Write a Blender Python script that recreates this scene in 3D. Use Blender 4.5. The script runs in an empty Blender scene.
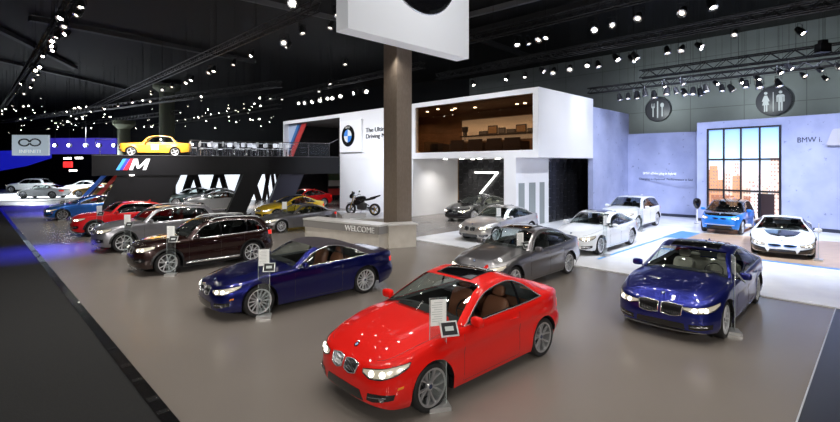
import bpy, bmesh, math, random
import numpy as np
from mathutils import Vector, Matrix
random.seed(7)
D=bpy.data; SC=bpy.context.scene; COL=SC.collection
PI=math.pi
# ------------------------------------------------------------------ materials
MATS={}
def mat(name,col,rough=.5,metal=0.,coat=0.,emis=None,es=0.,spec=.5,trans=0.,sheen=0.):
    if name in MATS: return MATS[name]
    m=D.materials.new(name); m.use_nodes=True
    b=m.node_tree.nodes['Principled BSDF']
    b.inputs['Base Color'].default_value=(*col,1); b.inputs['Roughness'].default_value=rough
    b.inputs['Metallic'].default_value=metal; b.inputs['Coat Weight'].default_value=coat
    b.inputs['Coat Roughness'].default_value=.012; b.inputs['Specular IOR Level'].default_value=spec
    b.inputs['Sheen Weight'].default_value=sheen
    if emis:
        b.inputs['Emission Color'].default_value=(*emis,1); b.inputs['Emission Strength'].default_value=es
        m.cycles.emission_sampling='NONE'
    MATS[name]=m; return m
def noisy(name,c1,c2,scale=5.,rough=.5,rvar=0.,bump=0.,metal=0.,detail=4.,stretch=(1,1,1),coat=0.):
    if name in MATS: return MATS[name]
    m=mat(name,c1,rough,metal,coat); nt=m.node_tree; b=nt.nodes['Principled BSDF']
    tc=nt.nodes.new('ShaderNodeTexCoord'); mp=nt.nodes.new('ShaderNodeMapping'); mp.inputs['Scale'].default_value=stretch
    n=nt.nodes.new('ShaderNodeTexNoise'); n.inputs['Scale'].default_value=scale; n.inputs['Detail'].default_value=detail
    r=nt.nodes.new('ShaderNodeValToRGB'); r.color_ramp.elements[0].position=.35; r.color_ramp.elements[1].position=.65
    r.color_ramp.elements[0].color=(*c1,1); r.color_ramp.elements[1].color=(*c2,1)
    L=nt.links.new; L(tc.outputs['Object'],mp.inputs[0]); L(mp.outputs[0],n.inputs['Vector']); L(n.outputs['Fac'],r.inputs[0]); L(r.outputs[0],b.inputs['Base Color'])
    if rvar:
        q=nt.nodes.new('ShaderNodeMapRange'); q.inputs[3].default_value=rough-rvar; q.inputs[4].default_value=rough+rvar
        L(n.outputs['Fac'],q.inputs[0]); L(q.outputs[0],b.inputs['Roughness'])
    if bump:
        bp=nt.nodes.new('ShaderNodeBump'); bp.inputs['Strength'].default_value=bump; bp.inputs['Distance'].default_value=.02
        L(n.outputs['Fac'],bp.inputs['Height']); L(bp.outputs[0],b.inputs['Normal'])
    return m
def glassm(name,tint,gl=1.0,rough=.0,opa=0.,body=(0,0,0)):
    """thin pane: transparent tint + fresnel reflection (+ a little body colour)"""
    if name in MATS: return MATS[name]
    m=D.materials.new(name); m.use_nodes=True; nt=m.node_tree; nt.nodes.clear(); N=nt.nodes.new; L=nt.links.new
    o=N('ShaderNodeOutputMaterial'); t=N('ShaderNodeBsdfTransparent'); t.inputs[0].default_value=(*tint,1)
    g=N('ShaderNodeBsdfGlossy'); g.inputs['Roughness'].default_value=rough; g.inputs[0].default_value=(gl,gl,gl,1)
    lw=N('ShaderNodeLayerWeight'); pw=N('ShaderNodeMath'); pw.operation='POWER'; pw.inputs[1].default_value=5.; L(lw.outputs['Facing'],pw.inputs[0]); f=N('ShaderNodeMath'); f.operation='MULTIPLY_ADD'; f.inputs[1].default_value=.93; f.inputs[2].default_value=.05; L(pw.outputs[0],f.inputs[0]); mx=N('ShaderNodeMixShader')
    src=t.outputs[0]
    if opa>0:
        d=N('ShaderNodeBsdfDiffuse'); d.inputs[0].default_value=(*body,1); m2=N('ShaderNodeMixShader'); m2.inputs[0].default_value=opa
        L(src,m2.inputs[1]); L(d.outputs[0],m2.inputs[2]); src=m2.outputs[0]
    L(f.outputs[0],mx.inputs[0]); L(src,mx.inputs[1]); L(g.outputs[0],mx.inputs[2]); L(mx.outputs[0],o.inputs[0])
    MATS[name]=m; return m
def paint(name,col,metal=.35,rough=.38):
    return mat(name,col,rough,metal,1.)
TYRE=mat('tyre_rubber',(.012,.012,.013),.6); BLK=mat('black_plastic',(.01,.01,.011),.4); GBLK=mat('gloss_black',(.006,.006,.007),.12,coat=.5)
CHR=mat('chrome',(.80,.81,.83),.22,.85); ALU=mat('wheel_alloy',(.74,.75,.78),.35,.55); DALU=mat('dark_alloy',(.12,.12,.13),.3,.8)
DISC=mat('brake_steel',(.35,.35,.36),.35,1.); INT=mat('interior_black',(.015,.015,.017),.7)
TAN=mat('tan_leather',(.30,.12,.07),.5); HUBC=mat('hub_cap_dark',(.03,.05,.12),.3,.3,1.); CREAM=mat('cream_leather',(.62,.58,.50),.55); DKL=mat('dark_leather',(.03,.03,.032),.5); REDL=mat('red_leather',(.35,.03,.02),.5)
GLS=glassm('car_glass',(.78,.84,.82)); GLT=glassm('tinted_car_glass',(.30,.33,.33)); ROOFG=mat('sunroof_glass',(.004,.004,.005),.05,coat=1.)
HLE=mat('headlight_ring_glow',(1,1,1),.3,emis=(1,.95,.85),es=5.); HLL=mat('headlight_reflector',(.62,.60,.55),.2,.6,1.,emis=(1,.86,.6),es=.28); HLH=mat('headlight_housing',(.55,.56,.6),.18,.9); HLD=mat('headlight_dark',(.05,.05,.055),.15,.3,1.)
HLW=mat('headlight_warm_glow',(1,.9,.6),.3,emis=(1,.78,.42),es=3.); TLR=mat('tail_lamp_red',(.5,.008,.006),.15,0,1.,emis=(1,.02,.01),es=.6)
AMB=mat('amber_reflector',(.8,.25,.02),.2,0,1.); BBL=mat('badge_blue',(.03,.2,.65),.3,0,1.); BWH=mat('badge_white',(.8,.8,.8),.3,0,1.)
# ------------------------------------------------------------------ mesh helpers
class MB:
    def __init__(s): s.v=[]; s.f=[]; s.m=[]
    def add(s,vs,fs,mi=0):
        o=len(s.v); s.v+= [tuple(p) for p in vs]; s.f+=[tuple(o+i for i in f) for f in fs]; s.m+=[mi]*len(fs)
    def grid(s,rows,mi=0,flip=False):
        n=len(rows[0]); vs=[p for r in rows for p in r]; fs=[]
        for i in range(len(rows)-1):
            for j in range(n-1):
                q=(i*n+j,i*n+j+1,(i+1)*n+j+1,(i+1)*n+j); fs.append(q[::-1] if flip else q)
        s.add(vs,fs,mi)
    def box(s,c,d,mi=0,M=None):
        x,y,z=d[0]/2,d[1]/2,d[2]/2
        vs=[Vector((a*x,b*y,e*z)) for a in(-1,1) for b in(-1,1) for e in(-1,1)]
        if M is not None: vs=[M@p for p in vs]
        vs=[p+Vector(c) for p in vs]
        s.add(vs,[(0,1,3,2),(4,6,7,5),(0,4,5,1),(2,3,7,6),(0,2,6,4),(1,5,7,3)],mi)
    def hexa(s,b,t,mi=0):   # bottom 4 pts, top 4 pts
        s.add(list(b)+list(t),[(3,2,1,0),(4,5,6,7),(0,1,5,4),(1,2,6,5),(2,3,7,6),(3,0,4,7)],mi)
    def prism(s,poly,off,mi=0):  # poly list of 3D pts, extrude by vector
        n=len(poly); off=Vector(off); vs=[Vector(p) for p in poly]+[Vector(p)+off for p in poly]
        s.add(vs,[tuple(range(n))[::-1],tuple(range(n,2*n))]+[(i,(i+1)%n,n+(i+1)%n,n+i) for i in range(n)],mi)
    def tube(s,pts,r,n=6,closed=False,mi=0):
        P=[Vector(p) for p in pts]; k=len(P); rows=[]
        up=None
        for i,p in enumerate(P):
            a=P[i-1] if (i>0 or closed) else p; b=P[(i+1)%k] if (i<k-1 or closed) else p
            t=(b-a); t=t.normalized() if t.length>1e-9 else Vector((1,0,0))
            if up is None: up=Vector((0,0,1)) if abs(t.z)<.9 else Vector((1,0,0))
            x=t.cross(up); 
            if x.length<1e-6: x=t.cross(Vector((0,1,0)))
            x.normalize(); y=x.cross(t).normalized(); up=y
            rr=r[i] if isinstance(r,(list,tuple)) else r
            rows.append([p+(x*math.cos(q)+y*math.sin(q))*rr for q in [2*PI*j/n for j in range(n)]])
        vs=[p for R in rows for p in R]; fs=[]
        for i in range(k if closed else k-1):
            for j in range(n):
                a=i*n+j;b=i*n+(j+1)%n;c=((i+1)%k)*n+(j+1)%n;d=((i+1)%k)*n+j; fs.append((a,b,c,d))
        if not closed: fs+= [tuple(range(n))[::-1],tuple((k-1)*n+j for j in range(n))]
        s.add(vs,fs,mi)
    def lathe(s,prof,n=24,axis='z',c=(0,0,0),mi=0,M=None):   # prof: (r,h)
        rows=[]
        for r,h in prof:
            row=[]
            for j in range(n):
                a=2*PI*j/n; x,y=r*math.cos(a),r*math.sin(a)
                p=Vector((x,y,h)) if axis=='z' else (Vector((x,h,y)) if axis=='y' else Vector((h,x,y)))
                if M is not None: p=M@p
                row.append(p+Vector(c))
            rows.append(row+[row[0]])
        s.grid(rows,mi,flip=(axis=='y'))
    def se(s,c,d,e=.4,n=14,M=None,mi=0):  # superellipsoid (rounded box)
        def sp(a,p): return math.copysign(abs(a)**p,a)
        rows=[]
        for i in range(n+1):
            t=-PI/2+PI*i/n; row=[]
            for j in range(2*n):
                q=2*PI*j/(2*n)
                p=Vector((d[0]/2*sp(math.cos(t),e)*sp(math.cos(q),e),d[1]/2*sp(math.cos(t),e)*sp(math.sin(q),e),d[2]/2*sp(math.sin(t),e)))
                if M is not None: p=M@p
                row.append(p+Vector(c))
            rows.append(row+[row[0]])
        s.grid(rows,mi)
    def build(s,name,mats,parent=None,smooth=None,merge=True,M=None):
        me=D.meshes.new(name)
        bm=bmesh.new(); vs=[bm.verts.new(M@Vector(p) if M is not None else p) for p in s.v]
        for f,mi in zip(s.f,s.m):
            if len(set(f))<3: continue
            try: fc=bm.faces.new([vs[i] for i in f]); fc.material_index=mi
            except ValueError: pass
        if merge: bmesh.ops.remove_doubles(bm,verts=bm.verts,dist=2e-4)
        bmesh.ops.recalc_face_normals(bm,faces=bm.faces)
        bm.to_mesh(me); bm.free()
        if not isinstance(mats,(list,tuple)): mats=[mats]
        for m in mats: me.materials.append(m)
        if smooth:
            me.shade_smooth(); me.set_sharp_from_angle(angle=math.radians(smooth))
        o=D.objects.new(name,me); COL.objects.link(o)
        if parent is not None: o.parent=parent
        return o
def rev(l): return list(l)[::-1]
def tag(o,label=None,cat=None,group=None,kind=None):
    if label: o['label']=label
    if cat: o['category']=cat
    if group: o['group']=group
    if kind: o['kind']=kind
    return o
def empty(name,loc=(0,0,0),rz=0.,label=None,cat=None,group=None):
    o=D.objects.new(name,None); COL.objects.link(o); o.location=loc; o.rotation_euler=(0,0,rz); o.empty_display_size=.2
    return tag(o,label,cat,group)
def dup(o,parent=None):
    c=o.copy(); COL.objects.link(c); 
    if parent is not None: c.parent=parent
    for ch in [x for x in KIDS.get(o.name,[])]: dup(ch,c)
    return c
KIDS={}
def dup_tree(root,loc,rz=0.,label=None,group=None,rot=None):
    kids={}
    for x in D.objects:
        if x.parent: kids.setdefault(x.parent.name,[]).append(x)
    def rec(o,p):
        c=o.copy(); COL.objects.link(c)
        if p is not None: c.parent=p
        for k in kids.get(o.name,[]): rec(k,c)
        return c
    r=rec(root,None); r.location=loc; r.rotation_euler=rot or (0,0,rz)
    if label: r['label']=label
    if group: r['group']=group
    return r
def text_mesh(name,txt,size,mt,M,parent=None,ext=.01,align='LEFT',shear=0.,sx=1.):
    cu=D.curves.new(name,'FONT'); cu.body=txt; cu.size=size; cu.extrude=ext; cu.align_x=align; cu.shear=shear
    t=D.objects.new(name+'_tmp',cu); COL.objects.link(t); dg=bpy.context.evaluated_depsgraph_get()
    me=D.meshes.new_from_object(t.evaluated_get(dg)); D.objects.remove(t)
    me.transform(M@Matrix.Diagonal((sx,1,1,1))); me.materials.clear(); me.materials.append(mt)
    o=D.objects.new(name,me); COL.objects.link(o)
    if parent is not None: o.parent=parent
    return o
# camera model of the photograph: level camera, height 3.35, f = 460 px, horizon at row 165
CH=3.35; F=460.
def G(px,py): Y=F*CH/(py-165.); return ((px-420.)/F*Y,Y)
def P(px,py,Y): return Vector(((px-420.)/F*Y,Y,CH-(py-165.)/F*Y))
def zat(py,Y): return CH-(py-165.)/F*Y
# ------------------------------------------------------------------ cars
def pchip(xs,ys):
    xs=np.array(xs,float); ys=np.array(ys,float); h=np.diff(xs); dl=np.diff(ys)/h; n=len(xs); m=np.zeros(n)
    if n==2: m[:]=dl[0]
    else:
        for i in range(1,n-1):
            if dl[i-1]*dl[i]>0: w1=2*h[i]+h[i-1]; w2=h[i]+2*h[i-1]; m[i]=(w1+w2)/(w1/dl[i-1]+w2/dl[i])
        m[0]=dl[0]; m[-1]=dl[-1]
    def f(x):
        x=min(max(x,xs[0]),xs[-1]); i=min(int(np.searchsorted(xs,x,'right'))-1,n-2); i=max(i,0); t=(x-xs[i])/h[i]
        return float((2*t**3-3*t*t+1)*ys[i]+(t**3-2*t*t+t)*h[i]*m[i]+(-2*t**3+3*t*t)*ys[i+1]+(t**3-t*t)*h[i]*m[i+1])
    return f
def pc(pairs): return pchip([p[0] for p in pairs],[p[1] for p in pairs])
def lerp(a,b,t): return a+(b-a)*t
def sstep(a,b,x):
    t=min(max((x-a)/(b-a),0),1); return t*t*(3-2*t)
def zscale(sp,k):
    if k==1.0: return sp
    sp=dict(sp)
    for n in ('belt','hood','deck'): sp[n]=[(u,z*k) for u,z in sp[n]]
    for n in ('H','z_head','z_rear','zT2','z_seat'):
        if n in sp: sp[n]=sp[n]*k
    f=dict(sp['f'])
    pl=lambda L_: [(a,z*k) for a,z in L_]
    for n in('hl','tl'):
        if n in f: f[n]=(pl(f[n][0]),pl(f[n][1]))
    if 'rings' in f: f['rings']=[(a,z*k,r) for a,z,r in f['rings']]
    if 'kid' in f: f['kid']=(f['kid'][0],f['kid'][1],f['kid'][2]*k,f['kid'][3]*k)
    sp['f']=f; return sp
class Car:
    pass
def make_wheel(R,w,style,name_mat):
    """returns (tyre mesh obj, rim, disc) centred, axle along y, outer face at +y"""
    rr=R*.75
    t=MB(); t.lathe([(rr,-w/2+.01),(rr+.03,-w/2),(R-.02,-w/2+.005),(R,-w/2+.03),(R,w/2-.03),(R-.02,w/2-.005),(rr+.03,w/2),(rr+.004,w/2-.006),(rr-.01,w/2-.02)],40,'y')
    tyre=t.build('tyre',TYRE,smooth=40)
    r=MB(); r.lathe([(rr-.012,-w/2+.02),(rr-.012,w/2-.05),(rr-.02,w/2-.012),(rr+.008,w/2-.004),(rr+.008,w/2-.02)],40,'y')
    n=style['n']; tw=style.get('twin',0.); ws=style.get('w',.022); tp=style.get('taper',1.3); y0=w/2-.03
    r.lathe([(0,y0-.008),(.045,y0-.008),(.06,y0-.02),(.06,y0-.06)],20,'y')
    for i in range(n):
        for sg in ((-1,1) if tw else (0,)):
            a=2*PI*i/n+PI/2; 
            for (r0,r1,yy0,yy1) in ((.035,rr*.55,y0-.02,y0-.008),(rr*.55,rr-.008,y0-.008,y0+.008)):
                pts=[]
                for (ra,yy) in ((r0,yy0),(r1,yy1)):
                    f=(ra-.035)/(rr-.04); aa=a+sg*tw*(f**.8); ww=ws*(1+(tp-1)*f)*(.5 if (tw and f<.1) else 1)
                    cx,cz=ra*math.cos(aa),ra*math.sin(aa); tx,tz=-math.sin(aa),math.cos(aa)
                    pts.append(([ (cx+tx*ww,yy-.03,cz+tz*ww),(cx-tx*ww,yy-.03,cz-tz*ww)],[(cx+tx*ww*.6,yy,cz+tz*ww*.6),(cx-tx*ww*.6,yy,cz-tz*ww*.6)]))
                (b0,t0),(b1,t1)=pts
                r.hexa([b0[0],b0[1],b1[1],b1[0]],[t0[0],t0[1],t1[1],t1[0]])
    rim=r.build('rim',name_mat,tyre,smooth=30)
    d=MB(); d.lathe([(0,-.01),(rr*.62,-.01),(rr*.62,-.03),(0,-.03)],24,'y'); disc=d.build('brake_disc',DISC,tyre,smooth=30)
    b=MB(); b.lathe([(0,-w/2+.03),(rr-.015,-w/2+.03)],24,'y'); b.box((rr*.45,0,rr*.25),(.09,.04,.16)); cal=b.build('brake_backing',BLK,tyre)
    h=MB(); h.lathe([(0,y0-.002),(.03,y0-.004),(.034,y0-.01)],16,'y'); cap=h.build('hub_cap',HUBC if style.get('cap',1) else ALU,tyre,smooth=40)
    return [tyre,rim,disc,cal,cap]
def roundel(M,r,parent,name='badge'):
    """black ring, four blue / white quarters; M maps local xy-plane (z out)"""
    root=MB(); root.lathe([(0,0),(r*.62,0),(r*.62,.03*r),(r*.66,.05*r),(r*.94,.05*r),(r,.03*r),(r,-.05*r)],32,'z',mi=0)
    n=8
    for q in range(4):
        mi=1 if q%2==0 else 2
        pts=[Vector((0,0,.04*r))]+[Vector((r*.6*math.cos(q*PI/2+PI/2*k/n),r*.6*math.sin(q*PI/2+PI/2*k/n),.04*r)) for k in range(n+1)]
        root.add(pts,[(0,k,k+1) for k in range(1,n+1)],mi)
    root.v=[tuple(M@Vector(p)) for p in root.v]
    o=root.build(name,[GBLK,BWH,BBL],parent,merge=False)
    return o
def build_car(name,label,cat,sp,pos,head,group=None,z0=0.):
    """pos = ground point of the outer front wheel on the car's left side; head = world angle of travel direction"""
    sp=zscale(sp,sp.get('zs',1.0))
    L,W,H,wb,fo,R=[sp[k] for k in('L','W','H','wb','fo','R')]
    W2=W/2; PM=sp['paint']; hi=sp.get('hi',True)
    nr=sp.get('nose',1.); tr=sp.get('tail',1.)
    ctrl=[(0,0),(.008*nr,.25),(.035*nr,.49),(.095*nr,.675),(.20*nr,.815),(.34*nr,.90),(.55*nr,.958),(.85,.985),(1.4,1.),(L*.55,1.0),(L-1.1,1.),(L-.7,.985),(L-.42*tr,.93),(L-.22*tr,.85),(L-.10*tr,.71),(L-.04*tr,.5),(L-.01*tr,.25),(L,0)]
    C=[Vector((u,y*W2)) for u,y in ctrl]
    C=[Vector((C[1].x,-C[1].y))]+C+[Vector((C[-2].x,-C[-2].y))]
    out=[]
    for i in range(1,len(C)-2):
        p0,p1,p2,p3=C[i-1:i+3]
        t0=0; t1=t0+(p1-p0).length**.5; t2=t1+(p2-p1).length**.5; t3=t2+(p3-p2).length**.5
        for k in range(16):
            t=t1+(t2-t1)*k/16
            A1=p0*((t1-t)/(t1-t0))+p1*((t-t0)/(t1-t0)); A2=p1*((t2-t)/(t2-t1))+p2*((t-t1)/(t2-t1)); A3=p2*((t3-t)/(t3-t2))+p3*((t-t2)/(t3-t2))
            B1=A1*((t2-t)/(t2-t0))+A2*((t-t0)/(t2-t0)); B2=A2*((t3-t)/(t3-t1))+A3*((t-t1)/(t3-t1))
            out.append(B1*((t2-t)/(t2-t1))+B2*((t-t1)/(t2-t1)))
    out.append(C[-2]); ou=np.array([p.x for p in out]); oy=np.maximum(np.array([p.y for p in out]),0); oy[0]=oy[-1]=0
    ou=np.maximum.accumulate(ou)
    al=np.concatenate([[0],np.cumsum(np.hypot(np.diff(ou),np.diff(oy)))]); AT=al[-1]
    def OP(a): return np.interp(a,al,ou),np.interp(a,al,oy)
    def ON(a):
        a0,a1=max(a-.03,-.03),min(a+.03,AT+.03)
        def e(x):
            if x<0: u,y=OP(-x); return u,-y
            if x>AT: u,y=OP(2*AT-x); return u,-y
            return OP(x)
        p,q=e(a0),e(a1); tu,ty=q[0]-p[0],q[1]-p[1]; l=math.hypot(tu,ty)+1e-9
        return -ty/l,tu/l       # outward normal in (u,y): at nose (-1,0)
    def AU(u): return float(np.interp(u,ou+np.arange(len(ou))*1e-7,al))
    ztop=pc(sp['belt']); zlo=pc(sp['low']); fw=[fo,fo+wb]; Ra=R+sp.get('gap',.05); fl=sp.get('flare',.014)
    fprof=pc(sp.get('fprof',[(0.2,.10),(.28,.045),(.38,.012),(.55,0),(.72,.012),(.86,.04),(.95,.085),(1,.14)]))
    sprof=pc(sp.get('sprof',[(0,.09),(.2,.05),(.33,.018),(.5,.014),(.64,.022),(.755,-.004),(.79,.008),(.9,.016),(.96,.032),(1,.062)]))
    rprof=pc(sp.get('rprof',[(0.2,.12),(.32,.05),(.45,.0),(.58,.0),(.62,.03),(.8,.045),(.93,.05),(.98,.075),(1,.11)]))
    def S(a,z,off=0.):
        """body side surface; a signed arc length from the nose"""
        sg=-1 if a<0 else 1; a=abs(a); u,y=OP(a); nu,ny=ON(a); zf=z/ztop(u)
        wf=1-sstep(.30,1.0,u); wr=sstep(L-.75,L-.25,u)
        d=fprof(zf)*wf+rprof(zf)*wr+sprof(zf)*(1-wf-wr)
        for uw in fw:
            q=math.hypot(u-uw,z-R)-Ra
            if -.05<q<.3 and u>.35*nr: d-=fl*math.exp(-(q/.07)**2)
        d-=off
        return Vector((L/2-(u-nu*d),sg*(y-ny*d),z))
    def St(a,z,off=0.): 
        p=S(AT-abs(a),z,off); 
        return Vector((p.x,-p.y,p.z)) if a<0 else p
    def zlow(u):
        z=zlo(u)
        for uw in fw:
            q=Ra*Ra-(u-uw)**2
            if q>0: z=max(z,R+math.sqrt(q))
        return z
    # stations
    doors=sp['doors']     # list of (u0,u1)
    st=list(np.linspace(0,AT,84 if hi else 52))
    for uw in fw:
        hw=math.sqrt(Ra*Ra-(R-zlo(uw))**2) 
        st=[a for a in st if not(uw-Ra-.02<OP(a)[0]<uw+Ra+.02 and .3<a<AT-.3)]
        k=26 if hi else 16
        for i in range(k+1):
            st.append(AU(uw-Ra*math.cos(PI*i/k)))
        st+= [AU(uw-Ra-.03),AU(uw+Ra+.03)]
    for d in doors: st+=[AU(d[0]),AU(d[1])]
    st=sorted(st); s2=[st[0]]
    for a in st[1:]:
        if a-s2[-1]>.006: s2.append(a)
    st=s2; st[-1]=AT
    ts=[0,.07,.15,.24,.34,.44,.54,.63,.71,.78,.84,.89,.93,.96,.98,1.] if hi else [0,.08,.2,.35,.5,.65,.78,.88,.95,1.]
    root=empty(name,(0,0,0),0,label,cat,group)
    body=MB(); dm={}
    cols=[]
    for a in st:
        u=OP(a)[0]; zl,zt=zlow(u),ztop(u); cols.append([S(a,lerp(zl,zt,t)) for t in ts])
    E=[c[-1] for c in cols]; EU=[L/2-p.x for p in E]
    gapi=.003
    cladr=sp.get('clad',0)
    for i in range(len(st)-1):
        um=(OP(st[i])[0]+OP(st[i+1])[0])/2; di=None
        for k,d in enumerate(doors):
            if d[0]-.001<um<d[1]+.001: di=k
        for sg in (1,-1):
            A=[Vector((p.x,p.y*sg,p.z)) for p in cols[i]]; B=[Vector((p.x,p.y*sg,p.z)) for p in cols[i+1]]
            k0=1
            if di is None: body.grid([A,B],0,flip=sg<0)
            else:
                body.grid([A[:2],B[:2]],0,flip=sg<0); dm.setdefault((di,sg),MB()).grid([A[1:],B[1:]],0,flip=sg<0)
            if cladr:
                # dark plastic cladding just over the lower edge
                pass
    # arch returns + lower edge return
    wl=MB()
    for i in range(len(st)-1):
        ua,ub=OP(st[i])[0],OP(st[i+1])[0]
        inarch=any(abs((ua+ub)/2-uw)<Ra for uw in fw)
        for sg in(1,-1):
            p,q=cols[i][0],cols[i+1][0]
            dep=.30 if inarch else .06
            f=lambda v,dd,zz=0: Vector((v.x if abs(v.y)>.3 else v.x,(max(abs(v.y)-dd,0))*sg,v.z+zz))
            if inarch: wl.grid([[f(p,0),f(p,dep)],[f(q,0),f(q,dep)]])
    # --- hood and deck surfaces
    uc,ucs,uh,ur,ub,ubs=[sp[k] for k in('u_cowl','u_cowl_side','u_head','u_rear','u_back','u_back_side')]
    E0z=E[0].z; hz0=[(EU[0],E0z)]+sp['hood']; hzc=pc(hz0)
    dz0=sp['deck']+[(EU[-1],E[-1].z)]; dzc=pc(dz0)
    m=14 if hi else 9
    def row(e,zc,p):
        r=[]
        for k in range(m+1):
            f=1-k/m; bul=1-.0
            r.append(Vector((e.x,e.y*f,zc+(e.z-zc)*f**p)))
        return r
    hood=MB(); deck=MB(); hp=sp.get('hoodp',2.6)
    crease=sp.get('crease',.012)
    def addr(mb,i0,i1,fz,p):
        for sg in (1,-1):
            rows=[]
            for i in range(i0,i1+1):
                r=row(E[i],fz(EU[i]),p)
                if crease and mb is hood:
                    w=sstep(.1,.5,EU[i]-EU[0])
                    for k in range(m+1):
                        f=1-k/m; r[k].z+=crease*w*math.exp(-((f-.62)/.12)**2)
                rows.append([Vector((v.x,v.y*sg,v.z)) for v in r])
            mb.grid(rows,0,flip=sg<0)
    iC=max(i for i in range(len(st)) if OP(st[i])[0]<=ucs+.02); iB=min(i for i in range(len(st)) if OP(st[i])[0]>=ubs-.02)
    addr(hood,0,iC,hzc,hp); addr(deck,iB,len(st)-1,dzc,sp.get('deckp',3.))
    # --- greenhouse
    yR,yT=sp.get('yR',.328)*W,sp.get('yT',.378)*W
    def belt(u):
        a=AU(u); return S(a,ztop(OP(a)[0]))
    beu=[L/2-p.x for p in E]; bex=[(p.x,p.y,p.z) for p in E]
    def BE(u): return Vector((L/2-u,float(np.interp(u,beu,[p[1] for p in bex])),float(np.interp(u,beu,[p[2] for p in bex]))))
    zr=sp.get('rail',.045); zh=sp.get('z_head',H-.05); zrr=sp.get('z_rear',H-.07); um=sp.get('u_peak',(uh+ur)/2)
    gm=1+(um-uh)/(ur-uh)
    zcowl=hzc(uc)+.005; zback=dzc(ub)+.003
    Cu=pchip([0,1,gm,2,3],[uc,uh,um,ur,ub]); Cz=pchip([0,.5,1,gm,2,2.5,3],[zcowl,lerp(zcowl,zh,.56),zh,H,zrr,lerp(zback,zrr,.56),zback])
    yRb=sp.get('yRb',.41)*W; yRc=sp.get('yRc',.36)*W
    bs=BE(ucs); bb=BE(ubs)
    Ru=pchip([0,1,gm,2,3],[ucs-.10,uh+.05,um,ur-.02,ubs-.03]); Ry=pchip([0,.3,1,gm,2,3],[yRb,lerp(yRb,yR,.35),yR,yR*1.01,yR*.97,yRc])
    zRb=hzc(ucs-.1)+(bs.z-hzc(ucs-.1))*(yRb/bs.y)**hp
    zRc=dzc(ubs)+(bb.z-dzc(ubs))*min(yRc/bb.y,1)**3
    Rz=pchip([0,.5,1,gm,2,2.5,3],[zRb,lerp(zRb,zh-zr*.6,.55),zh-zr*.6,H-zr*.8,zrr-zr*.8,lerp(zRc,zrr-zr*.8,.55),zRc])
    ute=sp['u_win_end']; gT=sp.get('gT',2.6); be=BE(ute); b0=BE(ucs)
    wt=sp.get('wtop',.095)
    Tu=pchip([0,1,gm,2,gT],[ucs,uh+.12,um,sp.get('u_T2',ur-.05),ute])
    Ty=pchip([0,1,gm,2,gT],[b0.y,yT,yT*1.01,yT*.99,be.y])
    zT2=sp.get('zT2',zrr-wt*1.15)
    Tz=pchip([0,1,gm,2,gT],[b0.z,zh-wt,H-wt,zT2,be.z])
    N=44 if hi else 28
    gs=sorted(set([3*i/N for i in range(N+1)]+[1,2,gT]+[gm]))
    gs=[g for i,g in enumerate(gs) if i==0 or g-gs[i-1]>1e-4]
    secs=[]
    for g in gs:
        c=Vector((L/2-Cu(g),0,Cz(g))); r=Vector((L/2-Ru(g),Ry(g),Rz(g)))
        if g<=gT: t=Vector((L/2-Tu(g),Ty(g),Tz(g))); b=BE(Tu(g)); 
        else:
            uu=lerp(ute,ubs,(g-gT)/(3-gT)); t=BE(uu); b=t.copy()
        if t.z<b.z+.002: t=Vector((t.x,b.y,b.z))
        secs.append((g,b,t,r,c))
    nm=10 if hi else 6
    def top_row(r,c,p=2.2):
        return [Vector((c.x+(r.x-c.x)*f**2,r.y*f,c.z+(r.z-c.z)*f**p)) for f in [1-k/nm for k in range(nm+1)]]
    def rail_row(t,r):
        out=[]
        for k in range(6):
            f=k/5; p=t.lerp(r,f); bu=math.sin(PI*f)*min(.012,(t-r).length*.1); out.append(p+Vector((0,bu*.6,bu)))
        return out
    def glass_row(b,t):
        out=[]
        for k in range(6):
            f=k/5; p=b.lerp(t,f); p.y+=math.sin(PI*f)*.02*min(1,(t.z-b.z)/.3); out.append(p)
        return out
    roof=MB(); ws=MB(); rw=MB(); pil=MB(); soft=sp.get('soft'); sg_={}
    cuts=sp['pillars']      # u of side pillars splitting side glass
    def fl_(row,sg): return [Vector((p.x,p.y*sg,p.z)) for p in row]
    for i in range(len(secs)-1):
        g0,b0_,t0,r0,c0=secs[i]; g1,b1_,t1,r1,c1=secs[i+1]; gm_=(g0+g1)/2
        for sg in(1,-1):
            tr0,tr1=fl_(top_row(r0,c0),sg),fl_(top_row(r1,c1),sg)
            dst=ws if gm_<1 else (roof if gm_<2 else rw)
            if soft and gm_>2:      # fabric top: small rear window only
                dst=roof if (gm_<2.12 or gm_>2.85) else rw
                if dst is rw:
                    roof.grid([tr0[:5],tr1[:5]],flip=sg<0); tr0,tr1=tr0[4:],tr1[4:]
            dst.grid([tr0,tr1],flip=sg<0)
            rr0,rr1=fl_(rail_row(t0,r0),sg),fl_(rail_row(t1,r1),sg)
            (roof if (soft and gm_>1) else pil).grid([rr0,rr1],flip=sg<0)
            if (t0.z-b0_.z)+(t1.z-b1_.z)>.002:
                u_=L/2-(t0.x+t1.x)/2; w=sum(1 for c_ in cuts if u_>c_)
                sg_.setdefault((w,sg),MB()).grid([fl_(glass_row(b0_,t0),sg),fl_(glass_row(b1_,t1),sg)],flip=sg<0)
    bp=body.build('body',PM,root,smooth=50)
    hood.build('hood',sp.get('hoodm',PM),root,smooth=50)
    deck.build('tailgate' if sp.get('hatch') else 'trunk_lid',PM,root,smooth=50)
    roof.build('soft_top' if soft else 'roof',soft or sp.get('roofm',PM),root,smooth=50)
    pil.build('window_pillars',sp.get('pilm',PM),root,smooth=50)
    ws.build('windshield',GLS,root,smooth=60); rw.build('rear_window',GLT,root,smooth=60)
    wl.build('wheel_arch_liner',BLK,root)
    for k,mb in dm.items(): mb.build('door',PM,root,smooth=50)
    sideg=GLT if sp.get('tint') else GLS
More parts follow.
